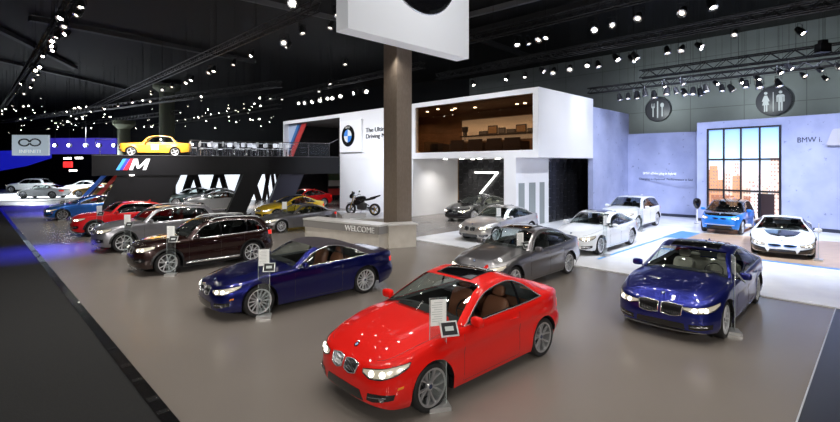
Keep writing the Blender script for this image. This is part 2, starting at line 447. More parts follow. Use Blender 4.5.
    for k,mb in sg_.items(): mb.build('side_window',sideg,root,smooth=60)
    # --- trim around side glass, pillars
    tm=sp.get('trim',GBLK); rt=.011 if tm is CHR else .009
    for sg in(1,-1):
        tp=MB(); top=[t+Vector((0,.004,0)) for g,b,t,r,c in secs if g<=gT]; bot=[b+Vector((0,.006,0)) for g,b,t,r,c in secs if g<=gT]
        tp.tube(fl_(top,sg),rt,5); tp.tube(fl_(bot,sg),rt,5); tp.build('window_trim',tm,root,smooth=60)
        for c_ in cuts:
            for i in range(len(secs)-1):
                if L/2-secs[i][2].x<=c_<L/2-secs[i+1][2].x and secs[i+1][0]<=gT:
                    a_,b_=secs[i],secs[i+1]; f=(c_-(L/2-a_[2].x))/(a_[2].x-b_[2].x); B=a_[1].lerp(b_[1],f); T=a_[2].lerp(b_[2],f)
                    rw_=glass_row(B,T); pw=sp.get('pw',.03); mb=MB()
                    mb.grid([[p+Vector((pw,.006,0)) for p in rw_],[p+Vector((-pw,.006,0)) for p in rw_]]); mb.v=[(x,y*sg,z) for x,y,z in mb.v]
                    mb.build('pillar',GBLK,root); break
    # --- shut lines
    sl=MB()
    def line(pts,w=.005): sl.tube(pts,w,4)
    for d in doors:
        for ue in d:
            a=AU(ue); 
            for sg in(1,-1):
                zl,zt=zlow(ue),ztop(ue)
                line([S(a*sg,lerp(zl,zt,t),-.0015) for t in np.linspace(.07,1,9)],.0045)
        for sg in(1,-1): line([S(AU(lerp(d[0],d[1],f))*sg,lerp(zlow(lerp(d[0],d[1],f)),ztop(lerp(d[0],d[1],f)),.07),-.0015) for f in np.linspace(0,1,8)],.0045)
    # hood outline
    for sg in(1,-1):
        pts=[]
        for i in range(iC+1):
            if EU[i]>EU[0]+.05:
                e=E[i]; f=.93; zc=hzc(EU[i]); pts.append(Vector((e.x,e.y*f*sg,zc+(e.z-zc)*f**hp-.001)))
        if len(pts)>2: line(pts,.004)
    sl.build('shut_lines',BLK,root)
    # --- patches
    def patch(nm_,lo,up,off,mt,fn=S,rows=5,label=None,edge=.02):
        n=len(lo); rr=[]
        n2=max(n,9); xs=np.linspace(0,1,n); xq=np.linspace(0,1,n2)
        li=lambda pts:[(float(np.interp(q,xs,[p[0] for p in pts])),float(np.interp(q,xs,[p[1] for p in pts]))) for q in xq]
        lo2,up2=li(lo),li(up)
        for k in range(rows+1):
            t=k/rows; rr.append([fn(lerp(l[0],h[0],t),lerp(l[1],h[1],t),off) for l,h in zip(lo2,up2)])
        mb=MB(); mb.grid(rr)
        # side walls
        out=rr[0]+[r[-1] for r in rr[1:]]+rev(rr[-1])[1:]+[r[0] for r in rev(rr[1:-1])]
        cc=sum(out,Vector())/len(out); inn=[]
        ol=[(l[0],l[1]) for l in lo2]+[(lerp(lo2[-1][0],up2[-1][0],k/rows),lerp(lo2[-1][1],up2[-1][1],k/rows)) for k in range(1,rows+1)]+[(l[0],l[1]) for l in rev(up2)[1:]]+[(lerp(lo2[0][0],up2[0][0],k/rows),lerp(lo2[0][1],up2[0][1],k/rows)) for k in range(rows-1,0,-1)]
        inn=[fn(q[0],q[1],off-edge) for q in ol]
        mb.grid([out+[out[0]],inn+[inn[0]]])
        o=mb.build(nm_,mt,root,smooth=40)
        if label: o['label']=label
        return o,out
    # wheels
    objs=make_wheel(R,sp.get('tw',.225),sp.get('wheel',dict(n=5,twin=.2)),sp.get('rimm',ALU))
    track=W-2*.055-sp.get('tw',.225)/2*2
    first=True
    for uw in fw:
        for sg in(1,-1):
            if first: o=objs[0]; first=False; o.name='wheel'
            else:
                o=objs[0].copy(); COL.objects.link(o)
                for c_ in objs[1:]:
                    q=c_.copy(); COL.objects.link(q); q.parent=o
            o.parent=root; o.location=(L/2-uw,sg*(W2-.045-sp.get('tw',.225)/2),R+.002); st_=sp.get('steer',0) if uw==fo else 0
            o.rotation_euler=(0,random.random()*2,(0 if sg>0 else PI)+st_)
            o.rotation_mode='ZYX' if False else 'XYZ'
    # underbody + cabin
    ub_=MB(); hw=W2-.36
    ub_.box((0,0,.30),(L-.35,2*hw,.22)); 
    ub_.box((L/2-(fo+wb/2),0,.26),(wb-2*Ra-.05,W-.16,.16))
    ub_.box((L/2-.34,0,.34),(.24,W*.56,.20)); ub_.box((-L/2+.34,0,.36),(.24,W*.56,.2))
    ub_.build('underbody',BLK,root)
    tub=MB(); us=np.linspace(ucs-.15,ubs+.05,16)
    for sg in(1,-1):
        r1=[];r2=[];r3=[]
        for u in us:
            b=BE(u); r1.append((b.x,(b.y-.012)*sg,b.z-.01)); r2.append((b.x,(b.y-.10)*sg,b.z-.03)); r3.append((b.x,(b.y-.12)*sg,.42))
        tub.grid([r1,r2,r3])
    tub.grid([[(L/2-us[0],-W2+.2,.42),(L/2-us[-1],-W2+.2,.42)],[(L/2-us[0],W2-.2,.42),(L/2-us[-1],W2-.2,.42)]])
    # parcel shelf
    b1,b2=BE(ur+.12),BE(ubs+.02)
    if not sp.get('hatch'): tub.grid([[(b1.x,-b1.y+.05,b1.z-.03),(b2.x,-b2.y+.05,b2.z-.015)],[(b1.x,b1.y-.05,b1.z-.03),(b2.x,b2.y-.05,b2.z-.015)]])
    tub.build('cabin_lining',INT,root)
    da=MB(); rows=[]
    for f in np.linspace(-.93,.93,15):
        r=[]
        for (u,dz) in ((uc+.06,.008),(ucs-.02,.008),(ucs+.12,.0),(ucs+.22,-.06),(ucs+.26,-.16),(ucs+.22,-.35)):
            e=BE(min(u,ucs)); zc=hzc(min(u,ucs-.02)); y=e.y*f*(.98 if u>ucs-.1 else .98)
            uu=u+.12*abs(f)**2.2*(1 if u<uc+.1 else 0)
            r.append(Vector((L/2-uu,y,zc+(e.z-zc)*abs(f)**hp+dz+(.004))))
        rows.append(r)
    da.grid(rows); da.build('dashboard',INT,root,smooth=50)
    sm=sp.get('seat',DKL); u1=sp.get('u_seat',ucs+1.0); sy=W*.205; zs=sp.get('z_seat',.48)
    def seat(u,y,w,rear=False):
        s=MB(); x=L/2-u; M=Matrix.Rotation(math.radians(-20),3,'Y')
        s.se((x,y,zs),(.52,w,.2),.45,8); s.se((x-.33,y,zs+.30),(.17,w,.62),.5,8,M=M)
        if rear:
            for q in(-.3*w,.3*w): s.se((x-.45,y+q,zs+.62),(.1,.24,.16),.6,6,M=M)
        else: s.se((x-.45,y,zs+.69),(.11,.26,.19),.6,6,M=M)
        if rear: s.v=[(a,b,c-sp.get('rdrop',.10)) for a,b,c in s.v]
        o=s.build('rear_seat' if rear else 'front_seat',sm,root,smooth=60)
    for sg in(1,-1): seat(u1,sy*sg,.5)
    if not sp.get('two'): seat(min(u1+.82,ubs-.55),0,W*.66,True)
    sw=MB(); Mx=Matrix.Rotation(math.radians(65),3,'Y'); cx=(L/2-(u1-.42),sy,hzc(uc)-.08)
    sw.tube([Mx@Vector((.18*math.cos(q),.18*math.sin(q),0))+Vector(cx) for q in np.linspace(0,2*PI,20)[:-1]],.014,6,closed=True)
    sw.tube([Mx@Vector((0,-.17,0))+Vector(cx),Mx@Vector((0,.17,0))+Vector(cx)],.012); sw.build('steering_wheel',BLK,root,smooth=60)
    # mirrors
    mx=ucs+sp.get('mir',.16)
    for sg in(1,-1):
        b=BE(mx); s=MB(); s.se((0,0,0),(.13,.22,.145),.62,10,M=Matrix.Rotation(-.15*sg,3,'Z')); s.v=[(x-(.02*abs(y)),y,z) for x,y,z in s.v]
        s.v=[(x+b.x+.02,y+(b.y+.145)*sg,z+b.z+.065) for x,y,z in s.v]
        o=s.build('door_mirror',sp.get('mirm',PM),root,smooth=60)
        s=MB(); s.tube([(b.x,b.y*sg,b.z-.005),(b.x+.015,(b.y+.10)*sg,b.z+.025)],.018,6); s.build('mirror_arm',BLK,o)
    # door handles
    for d in doors:
        for sg in(1,-1):
            u=d[1]-.17; z=ztop(u)*.86; a=AU(u); s=MB(); p=[S(sg*(a+q),z,o_) for q,o_ in((-.09,.002),(-.075,.03),(0,.034),(.075,.03),(.09,.002))]
            s.tube(p,[.010,.013,.014,.013,.010],8); s.build('door_handle',sp.get('hanm',PM),root,smooth=60)
    # sunroof
    if sp.get('sunroof'):
        g0,g1,fw_=sp['sunroof']; s=MB(); rws=[]
        for g in np.linspace(g0,g1,12):
            c=Vector((L/2-Cu(g),0,Cz(g))); r=Vector((L/2-Ru(g),Ry(g),Rz(g))); rw_=[]
            for f in np.linspace(-fw_,fw_,15): rw_.append(Vector((c.x+(r.x-c.x)*f*f,r.y*f,c.z+(r.z-c.z)*abs(f)**2.2+.007)))
            rws.append(rw_)
        s.grid(rws); s.build('sunroof',ROOFG,root,smooth=60)
        s=MB(); rim_=rws[0]+[r[-1] for r in rws[1:]]+rev(rws[-1])[1:]+[r[0] for r in rev(rws[1:-1])]
        s.tube(rim_,.007,4,closed=True); s.build('sunroof_frame',BLK,root)
    if sp.get('rails'):
        for sg in(1,-1):
            s=MB(); pts=[Vector((L/2-Ru(g),(Ry(g)+.03)*sg,Rz(g)+(.045 if 0<k<9 else 0.0))) for k,g in enumerate(np.linspace(1.08,2.05,10))]; s.tube(pts,.016,6); s.build('roof_rail',sp['rails'],root,smooth=60)
    if sp.get('fin',1):
        s=MB(); g=1.93; x=L/2-Cu(g); z=Cz(g); s.hexa([(x+.07,.02,z),(x+.07,-.02,z),(x-.07,-.02,z),(x-.07,.02,z)],[(x-.02,.006,z+.05),(x-.02,-.006,z+.05),(x-.065,-.008,z+.06),(x-.065,.008,z+.06)]); s.build('antenna_fin',PM,root)
    # cladding
    if cladr:
        s=MB()
        for sg in(1,-1):
            for uw in fw:
                pts=[]; pin=[]; 
                for i in range(17):
                    th=PI*i/16; 
                    u=uw-Ra*math.cos(th)*.998; z=max(R+Ra*math.sin(th),.2); a=AU(u); u2=uw-(Ra+.055)*math.cos(th); z2=R+(Ra+.055)*math.sin(th)
                    pts.append(S(sg*a,z,.012)); pin.append(S(sg*AU(u2),min(z2,ztop(u2)*.9),.008))
                s.grid([pts,pin])
            us=np.linspace(fw[0]+Ra,fw[1]-Ra,9)
            s.grid([[S(sg*AU(u),zlo(u)+.0,.012) for u in us],[S(sg*AU(u),zlo(u)+.10,.010) for u in us]])
        s.build('lower_cladding',BLK,root,smooth=50)
        s=MB()
        for sg in(1,-1): s.tube([S(sg*AU(u),zlo(u)+.05,.05) for u in np.linspace(fw[0]+Ra+.08,fw[1]-Ra-.08,6)],.028,6)
        if sp.get('step'): s.build('side_step',CHR,root,smooth=60)
        patch('skid_plate',[(-.45,.205),(0,.2),(.45,.205)],[(-.42,.255),(0,.25),(.42,.255)],.012,sp.get('skid',ALU))
    # ---- face
    face=sp.get('face','bmw')
    def ring_at(fn,a,z,r,mt,nm_='light_ring',par=None,rt=.007,disc=None,off=.012):
        c=fn(a,z,off); e1=(fn(a+.02,z,off)-fn(a-.02,z,off)).normalized(); e2=(fn(a,z+.02,off)-fn(a,z-.02,off)).normalized()
        s=MB(); s.tube([c+e1*r*math.cos(q)+e2*r*math.sin(q) for q in np.linspace(0,2*PI,17)[:-1]],rt,5,closed=True); o=s.build(nm_,mt,par,smooth=60)
        if disc is not None:
            s=MB(); n_=e1.cross(e2); k=14; s.add([c+n_*.008]+[c+e1*r*.75*math.cos(2*PI*i/k)+e2*r*.75*math.sin(2*PI*i/k) for i in range(k)],[(0,1+i,1+(i+1)%k) for i in range(k)]); s.build('lamp_lens',disc,par)
        return o
    fk=sp['f']    # dict of front details
    for sg in(1,-1):
        if 'hl' in fk:
            lo,up=fk['hl']; o,ol=patch('headlight',[(a*sg,z) for a,z in lo],[(a*sg,z) for a,z in up],.006,fk.get('hlm',HLL))
            for (a,z,r) in fk.get('rings',[]): ring_at(S,a*sg,z,r,HLE,'daylight_ring',o,.006,HLW)
            s=MB(); s.tube([S(a*sg,z+.012,.010) for a,z in lo],.0055,5); s.build('light_bar',HLH,o,smooth=60)
            s=MB(); s.tube(ol,.0075,4,closed=True); s.build('headlight_rim',BLK,o)
        if 'kid' in fk:
            a0,a1,z0_,z1_=fk['kid']; zz=lambda f,lo_: (z0_+ (0.03*(1-math.sin(PI*f))) ) if lo_ else (z1_-.02*(1-math.sin(PI*min(f*1.1,1))))
            fs=np.linspace(0,1,7); sl_=fk.get('slant',.015)
            lo=[(sg*lerp(a0+sl_*.2,a1-sl_,f),zz(f,1)) for f in fs]; up=[(sg*lerp(a0,a1+sl_,f),zz(f,0)) for f in fs]
            o,ol=patch('kidney_grille',lo,up,.008,mat('grille_black',(.004,.004,.005),.6,spec=.15))
            s=MB(); s.tube([p+Vector((.008,0,0)) for p in ol],.0095,6,closed=True); s.build('grille_frame',fk.get('kidm',CHR),o,smooth=60)
            s=MB()
            for f in np.linspace(.1,.9,fk.get('slats',8)):
                lo_=(sg*lerp(a0,a1-sl_,f),z0_+.03); up_=(sg*lerp(a0,a1+sl_,f),z1_-.02); s.tube([S(lo_[0],lo_[1],.013),S(up_[0],up_[1],.013)],.0035,4)
            s.build('grille_slats',fk.get('slatm',CHR),o)
        for (lo,up) in fk.get('intake_side',[]):
            o,ol=patch('air_intake',[(a*sg,z) for a,z in lo],[(a*sg,z) for a,z in up],.005,GBLK,edge=.015)
            if fk.get('inch',1):
                s=MB(); s.tube([S(lerp(lo[0][0],lo[-1][0],f)*sg,lerp((lo[0][1]+up[0][1])/2,(lo[-1][1]+up[-1][1])/2,f)+.0,.014) for f in(.08,.4,.75)],.005,5); s.build('intake_trim',CHR,o,smooth=60)
            if fk.get('fog'): ring_at(S,fk['fog'][0]*sg,fk['fog'][1],fk['fog'][2],HLH,'fog_light',o,.006,HLH)
        if 'side_mark' in fk:
            a,z=fk['side_mark']; a=AU(a); patch('side_marker',[(sg*a,z),(sg*(a+.08),z+.015)],[(sg*(a+.01),z+.028),(sg*(a+.09),z+.043)],.005,AMB)
        if 'tl' in fk:
            lo,up=fk['tl']; patch('tail_light',[(a*sg,z) for a,z in lo],[(a*sg,z) for a,z in up],.006,TLR,fn=St)
        if 'vent' in fk: 
            u,z=fk['vent']; a=AU(u); patch('side_vent',[(sg*a,z),(sg*(a+.07),z-.01)],[(sg*(a-.02),z+.09),(sg*(a+.03),z+.09)],.005,fk.get('ventm',CHR))
    for (lo,up,mt_) in fk.get('center',[]): patch('lower_grille',lo,up,.005,mt_,edge=.015)
    for (nm_,lo,up,off,mt_,mir) in fk.get('extra',[]):
        for sg in ((1,-1) if mir else (1,)): patch(nm_,[(a*sg,z) for a,z in lo],[(a*sg,z) for a,z in up],off,mt_)
    if fk.get('badge',1):
        zz=EU[0]+.10; x=L/2-zz; z=hzc(zz); z2=hzc(zz+.03); sl2=math.atan2(z2-z,.03)
        M=Matrix.Translation((x,0,z+.004))@Matrix.Rotation(PI/2-min(sl2,1.2)-0.0-PI/2+0.0,4,'Y') if False else Matrix.Translation((x,0,z+.006))@Matrix.Rotation(sl2,4,'Y')@Matrix.Rotation(PI/2,4,'Z')
        roundel(M,.041,root)
    # wipers
    s=MB()
    for q in(-.35,.12):
        y0_=q*W; pts=[Vector((L/2-(uc+.03),y0_,zcowl+.012)),Vector((L/2-(uc+.10),y0_+.3,lerp(zcowl,zh,.10)+.01)),Vector((L/2-(uc+.14),y0_+.5*1,lerp(zcowl,zh,.12)+.012))]; s.tube(pts,.007,4)
    s.build('wiper',BLK,root)
    K=Car(); K.root=root; K.S=S; K.St=St; K.L=L; K.AU=AU; K.patch=patch; K.BE=BE; K.hz=hzc; K.dz=dzc; K.ring=ring_at; K.Cz=Cz; K.Cu=Cu
    fx,fy=math.cos(head),math.sin(head); lx,ly=-fy,fx
    xo,yo=(L/2-fo)*sp.get('sc',1.),(W2-.05)*sp.get('sc',1.)
    if sp.get('poscenter'): cx,cy=pos
    else: cx,cy=pos[0]-fx*xo-lx*yo,pos[1]-fy*xo-ly*yo
    root.scale=(sp.get('sc',1.),)*3
    root.location=(cx,cy,z0); root.rotation_euler=(0,0,head); K.c=(cx,cy); K.lx=(lx,ly); K.fx=(fx,fy)
    return K
def spec(base,**k):
    d=dict(base); d.update(k); return d
LOW=lambda L:[(0,.25),(.3,.19),(.6,.19),(L-.8,.2),(L-.3,.23),(L,.28)]
FR_COUPE=dict(hl=([(.42,.575),(.55,.535),(.72,.545),(.95,.60),(1.12,.665)],[(.41,.62),(.55,.64),(.72,.66),(.95,.69),(1.17,.715)]),rings=[(.57,.595,.034),(.74,.605,.034)],
  kid=(.025,.29,.51,.665),intake_side=[([(.50,.30),(.62,.295),(.90,.35)],[(.53,.40),(.64,.41),(.92,.42)])],center=[([(-.44,.265),(0,.255),(.44,.265)],[(-.38,.40),(0,.41),(.38,.40)],GBLK)],fog=(.74,.35,.028),
  tl=([(.48,.66),(.70,.66),(.95,.69)],[(.48,.79),(.70,.81),(.97,.80)]),side_mark=(.27,.47))
COUPE=dict(L=4.43,W=1.80,H=1.415,wb=2.69,fo=.80,R=.335,
  belt=[(0,.70),(.25,.74),(.7,.83),(1.3,.92),(2.2,.95),(3.0,.965),(3.6,.99),(4.1,.985),(4.43,.96)],low=LOW(4.43),
  hood=[(.35,.82),(.7,.91),(1.1,.975),(1.5,1.02)],deck=[(3.3,1.10),(3.75,1.06),(4.1,1.035)],
  u_cowl=1.29,u_cowl_side=1.50,u_head=2.12,u_rear=3.12,u_back=3.80,u_back_side=3.85,u_win_end=3.48,u_peak=2.68,yRb=.43,z_head=1.35,z_rear=1.335,
  doors=[(1.46,2.80)],pillars=[2.84],sunroof=(1.08,1.72,.62),wheel=dict(n=5,twin=.30,w=.014,taper=1.5),rimm=mat('bright_dark_alloy',(.50,.50,.52),.28,.7),
  f=FR_COUPE,seat=TAN,trim=CHR,mir=.14)
FR_SED=dict(hl=([(.42,.585),(.55,.545),(.72,.555),(.95,.61),(1.10,.67)],[(.41,.655),(.55,.665),(.72,.685),(.95,.71),(1.14,.73)]),rings=[(.57,.61,.035),(.75,.622,.035)],
  kid=(.03,.29,.48,.67),intake_side=[([(.48,.26),(.66,.25),(.90,.31)],[(.48,.36),(.66,.37),(.90,.39)])],center=[([(-.42,.25),(0,.24),(.42,.25)],[(-.40,.36),(0,.37),(.40,.36)],GBLK)],fog=(.74,.315,.026),
  tl=([(.48,.70),(.72,.70),(1.02,.74)],[(.48,.85),(.72,.87),(1.05,.86)]))
SED=dict(L=4.91,W=1.86,H=1.465,wb=2.97,fo=.83,R=.345,
  belt=[(0,.71),(.25,.745),(.7,.82),(1.3,.91),(2.2,.945),(3.2,.97),(4.0,1.01),(4.6,1.01),(4.91,.98)],low=LOW(4.91),
  hood=[(.35,.82),(.7,.90),(1.1,.97),(1.6,1.03)],deck=[(3.6,1.14),(4.2,1.08),(4.6,1.05)],
  u_cowl=1.43,u_cowl_side=1.66,u_head=2.18,u_rear=3.45,u_back=4.22,u_back_side=4.27,u_win_end=4.0,u_peak=2.75,z_head=1.40,z_rear=1.38,
  doors=[(1.58,2.62),(2.62,3.42)],pillars=[2.64,3.62],pw=.022,sunroof=(1.1,1.7,.62),wheel=dict(n=10,w=.014,taper=1.3),f=FR_SED,seat=DKL,trim=CHR)
SED3=spec(SED,L=4.63,W=1.81,H=1.43,wb=2.81,fo=.78,R=.33,belt=[(0,.70),(.25,.735),(.7,.81),(1.3,.89),(2.2,.925),(3.0,.95),(3.8,.99),(4.3,.99),(4.63,.96)],low=LOW(4.63),
  deck=[(3.4,1.11),(3.95,1.05),(4.3,1.03)],u_cowl=1.38,u_cowl_side=1.6,u_head=2.1,u_rear=3.25,u_back=3.95,u_back_side=4.0,u_win_end=3.75,u_peak=2.6,z_head=1.37,z_rear=1.35,doors=[(1.5,2.5),(2.5,3.2)],pillars=[2.52,3.4],hood=[(.35,.80),(.7,.88),(1.1,.95),(1.55,1.0)])
FR_7=dict(hl=([(.40,.60),(.56,.555),(.74,.56),(.97,.61),(1.18,.68)],[(.40,.645),(.56,.65),(.74,.665),(.97,.70),(1.22,.735)]),rings=[(.60,.61,.036),(.80,.622,.036)],
  kid=(.025,.385,.47,.69),slats=10,intake_side=[([(.50,.27),(.66,.26),(.93,.30)],[(.50,.36),(.66,.37),(.93,.39)])],center=[([(-.44,.255),(0,.25),(.44,.255)],[(-.42,.37),(0,.375),(.42,.37)],GBLK)],
  tl=([(.5,.72),(.75,.72),(1.05,.76)],[(.5,.84),(.75,.85),(1.08,.85)]),
  extra=[('bumper_trim',[(-.8,.20),(0,.19),(.8,.20)],[(-.8,.215),(0,.205),(.8,.215)],.02,CHR,False)])
SED7=spec(SED,L=5.25,W=1.97,H=1.50,wb=3.20,fo=.87,R=.36,belt=[(0,.74),(.25,.775),(.7,.85),(1.3,.93),(2.2,.96),(3.2,.985),(4.1,1.02),(4.85,1.02),(5.25,.99)],low=LOW(5.25),
  hood=[(.35,.86),(.7,.93),(1.1,.99),(1.6,1.04)],deck=[(3.9,1.14),(4.5,1.08),(4.85,1.06)],u_cowl=1.5,u_cowl_side=1.74,u_head=2.28,u_rear=3.75,u_back=4.52,u_back_side=4.58,u_win_end=4.3,u_peak=2.9,z_head=1.41,z_rear=1.39,
  doors=[(1.66,2.75),(2.75,3.62)],pillars=[2.74,3.78],f=FR_7,seat=CREAM,sunroof=(1.06,1.85,.75),wheel=dict(n=14,w=.011,taper=1.2))
FR_6=dict(FR_COUPE,kid=(.03,.30,.49,.66),side_mark=(.27,.47),vent=None); FR_6.pop('vent')
CONV=spec(COUPE,L=4.89,W=1.894,H=1.365,wb=2.855,fo=.90,R=.35,belt=[(0,.69),(.25,.725),(.7,.80),(1.3,.875),(2.2,.905),(3.2,.935),(3.9,.965),(4.5,.96),(4.89,.93)],low=LOW(4.89),
  hood=[(.35,.80),(.7,.87),(1.2,.94),(1.75,.98)],deck=[(3.7,1.05),(4.15,1.02),(4.55,.99)],u_cowl=1.60,u_cowl_side=1.80,u_head=2.32,u_rear=3.30,u_back=4.08,u_back_side=4.12,u_win_end=3.78,u_peak=2.75,z_head=1.30,z_rear=1.29,
  doors=[(1.72,3.0)],pillars=[3.08],sunroof=None,fin=0,wheel=dict(n=14,w=.012,taper=1.2),rimm=ALU,f=FR_6,trim=CHR,seat=TAN)
FR_SUV=dict(hl=([(.42,.80),(.55,.755),(.72,.76),(.92,.80),(1.08,.86)],[(.41,.87),(.55,.885),(.72,.90),(.92,.915),(1.12,.925)]),rings=[(.56,.82,.036),(.74,.83,.036)],
  kid=(.03,.27,.67,.88),intake_side=[([(.48,.42),(.66,.41),(.84,.45)],[(.48,.55),(.66,.56),(.84,.55)])],center=[([(-.42,.36),(0,.35),(.42,.36)],[(-.42,.50),(0,.51),(.42,.50)],GBLK)],fog=(.70,.50,.035),
  tl=([(.5,.88),(.72,.88),(1.0,.90)],[(.5,1.03),(.72,1.05),(1.02,1.04)]))
LOWS=lambda L:[(0,.30),(.3,.24),(.6,.25),(L-.8,.27),(L-.3,.3),(L,.36)]
SUV=dict(L=4.66,W=1.90,H=1.665,wb=2.81,fo=.86,R=.37,belt=[(0,.91),(.25,.95),(.7,1.01),(1.3,1.06),(2.2,1.08),(3.2,1.10),(4.1,1.13),(4.66,1.12)],low=LOWS(4.66),
  hood=[(.35,1.03),(.7,1.09),(1.1,1.14),(1.55,1.18)],deck=[(4.3,1.16),(4.5,1.14)],u_cowl=1.38,u_cowl_side=1.62,u_head=2.10,u_rear=4.02,u_back=4.44,u_back_side=4.42,u_win_end=4.12,u_peak=2.8,z_head=1.60,z_rear=1.60,
  gT=2.5,doors=[(1.54,2.56),(2.56,3.36)],pillars=[2.58,3.52],pw=.022,wheel=dict(n=5,twin=.28,w=.015,taper=1.4),rimm=ALU,f=FR_SUV,seat=DKL,trim=CHR,clad=1,rails=ALU,hatch=1,z_seat=.68,yR=.33,yT=.385,yRc=.40,tail=.7,u_T2=3.85,gap=.06,tint=1,wtop=.10)
X1=spec(SUV,L=4.44,W=1.84,H=1.60,wb=2.67,fo=.83,R=.355,belt=[(0,.88),(.25,.92),(.7,.975),(1.3,1.01),(2.2,1.03),(3.2,1.05),(4.0,1.08),(4.44,1.07)],low=LOWS(4.44),hood=[(.35,.99),(.7,1.05),(1.1,1.09),(1.5,1.12)],
  deck=[(4.1,1.11),(4.3,1.09)],u_cowl=1.28,u_cowl_side=1.50,u_head=1.98,u_rear=3.85,u_back=4.24,u_back_side=4.22,u_win_end=3.95,u_T2=3.65,u_peak=2.7,z_head=1.53,z_rear=1.53,doors=[(1.43,2.42),(2.42,3.2)],pillars=[2.44,3.32],step=1,
  f=dict(FR_SUV,hl=([(.42,.77),(.55,.725),(.72,.73),(.92,.77),(1.08,.83)],[(.41,.84),(.55,.855),(.72,.87),(.92,.885),(1.12,.895)]),rings=[(.56,.79,.034),(.74,.80,.034)],kid=(.03,.27,.64,.85)))
X4=spec(SUV,H=1.62,u_rear=3.55,u_back=4.42,u_win_end=4.05,u_T2=3.55,z_rear=1.56,gT=2.5,rails=None,u_peak=2.6)
VFR=dict(hl=([(.62,.52),(.72,.52)],[(.62,.525),(.72,.525)]),badge=0)
V02=dict(L=4.23,W=1.64,H=1.41,wb=2.50,fo=.72,R=.30,nose=.55,tail=.5,belt=[(0,.80),(.3,.82),(1.3,.88),(2.5,.90),(3.6,.89),(4.23,.86)],low=[(0,.34),(.4,.26),(.6,.24),(3.4,.24),(4.23,.34)],
  hood=[(.2,.83),(.7,.90),(1.35,.94)],deck=[(3.3,.95),(3.5,.94),(4.0,.91)],u_cowl=1.30,u_cowl_side=1.40,u_head=1.75,u_rear=2.95,u_back=3.38,u_back_side=3.38,u_win_end=3.22,u_peak=2.3,z_head=1.36,z_rear=1.36,
  gT=2.7,yR=.33,yT=.37,yRb=.42,yRc=.40,wtop=.07,doors=[(1.32,2.32)],pillars=[2.36],pw=.02,flare=.05,tw=.26,gap=.04,wheel=dict(n=4,w=.035,taper=1.2,cap=0),rimm=ALU,f=dict(badge=0),seat=DKL,trim=CHR,crease=0,fin=0,u_seat=2.1,
  fprof=[(.2,.05),(.5,.0),(.8,-.02),(.95,.0),(1,.03)],sprof=[(0,.06),(.3,.02),(.6,.0),(.86,0),(.87,.012),(.96,.02),(1,.045)],rprof=[(.2,.08),(.5,.02),(.8,0),(.95,.01),(1,.03)])
I3=spec(SUV,L=4.0,W=1.775,H=1.58,wb=2.57,fo=.70,R=.345,tw=.17,belt=[(0,.86),(.25,.90),(.7,.97),(1.3,1.02),(1.9,1.0),(2.4,.93),(3.1,.99),(3.6,1.05),(4.0,1.03)],low=[(0,.30),(.4,.22),(3.2,.22),(4.,.36)],hood=[(.3,.98),(.6,1.03),(1.05,1.08)],
  deck=[(3.5,1.08),(3.85,1.06)],u_cowl=.98,u_cowl_side=1.20,u_head=1.75,u_rear=3.35,u_back=3.83,u_back_side=3.80,u_win_end=3.6,u_T2=3.2,u_peak=2.3,z_head=1.52,z_rear=1.52,doors=[(1.3,2.35),(2.35,2.85)],pillars=[2.36,2.9],clad=0,rails=None,
  wheel=dict(n=5,twin=.2,w=.014,taper=1.5),seat=DKL,tail=.6,z_seat=.6,
  f=dict(hl=([(.50,.71),(.7,.71),(.93,.76)],[(.50,.80),(.7,.81),(.95,.86)]),rings=[(.66,.755,.035),(.80,.77,.03)],kid=(.03,.30,.70,.79),kidm=mat('i_blue',(.02,.18,.7),.3,0,1.),slats=0,intake_side=[],center=[([(-.55,.30),(0,.29),(.55,.30)],[(-.50,.42),(0,.42),(.50,.42)],GBLK)],
  extra=[('front_panel',[(-.62,.44),(0,.44),(.62,.44)],[(-.62,.47),(0,.47),(.62,.47)],.012,ALU,False)],
  tl=([(.3,.8),(.6,.8)],[(.3,.9),(.6,.9)])))
I8=dict(L=4.69,W=1.942,H=1.30,wb=2.80,fo=.95,R=.345,nose=1.35,tail=.8,belt=[(0,.55),(.3,.62),(.8,.76),(1.4,.82),(2.2,.84),(3.0,.90),(3.7,.99),(4.3,.97),(4.69,.92)],low=[(0,.20),(.5,.15),(3.8,.16),(4.69,.3)],
  hood=[(.5,.70),(.9,.78),(1.4,.85),(1.7,.90)],deck=[(3.3,1.12),(3.9,1.03),(4.4,.98)],u_cowl=1.42,u_cowl_side=1.70,u_head=2.40,u_rear=3.1,u_back=4.05,u_back_side=4.05,u_win_end=3.3,u_T2=3.0,gT=2.35,u_peak=2.75,z_head=1.255,z_rear=1.24,yR=.29,yT=.33,
  doors=[(1.6,2.95)],pillars=[2.95],wheel=dict(n=5,twin=.22,w=.018,taper=1.6),rimm=ALU,seat=DKL,two=1,trim=GBLK,z_seat=.36,u_seat=2.6,fin=0,
  f=dict(hl=([(.52,.44),(.75,.43),(1.05,.48),(1.25,.56)],[(.50,.50),(.75,.515),(1.05,.56),(1.28,.60)]),rings=[(.70,.47,.028),(.88,.485,.028)],kid=(.04,.40,.41,.50),kidm=BBL,slats=0,intake_side=[([(.42,.20),(.8,.2),(1.15,.24)],[(.50,.34),(.8,.38),(1.15,.42)])],
   inch=0,center=[([(-.40,.19),(0,.18),(.40,.19)],[(-.36,.32),(0,.33),(.36,.32)],GBLK)],tl=([(.4,.7),(.8,.74)],[(.4,.78),(.8,.84)])))
LE_FLOOR=39; LE_LEFT=72; LE_STAGE=150; LE_WALL=92; LE_HALL=90; LE_PAV=104; LE_SPOT=28; LE_LNG=40; LE_BOOTH=140; LE_DECK=330; LE_BLUE=260; LE_FAR=2200; LE_SIGN=60; LE_FRONT_FILL=120; EXPO=0.08
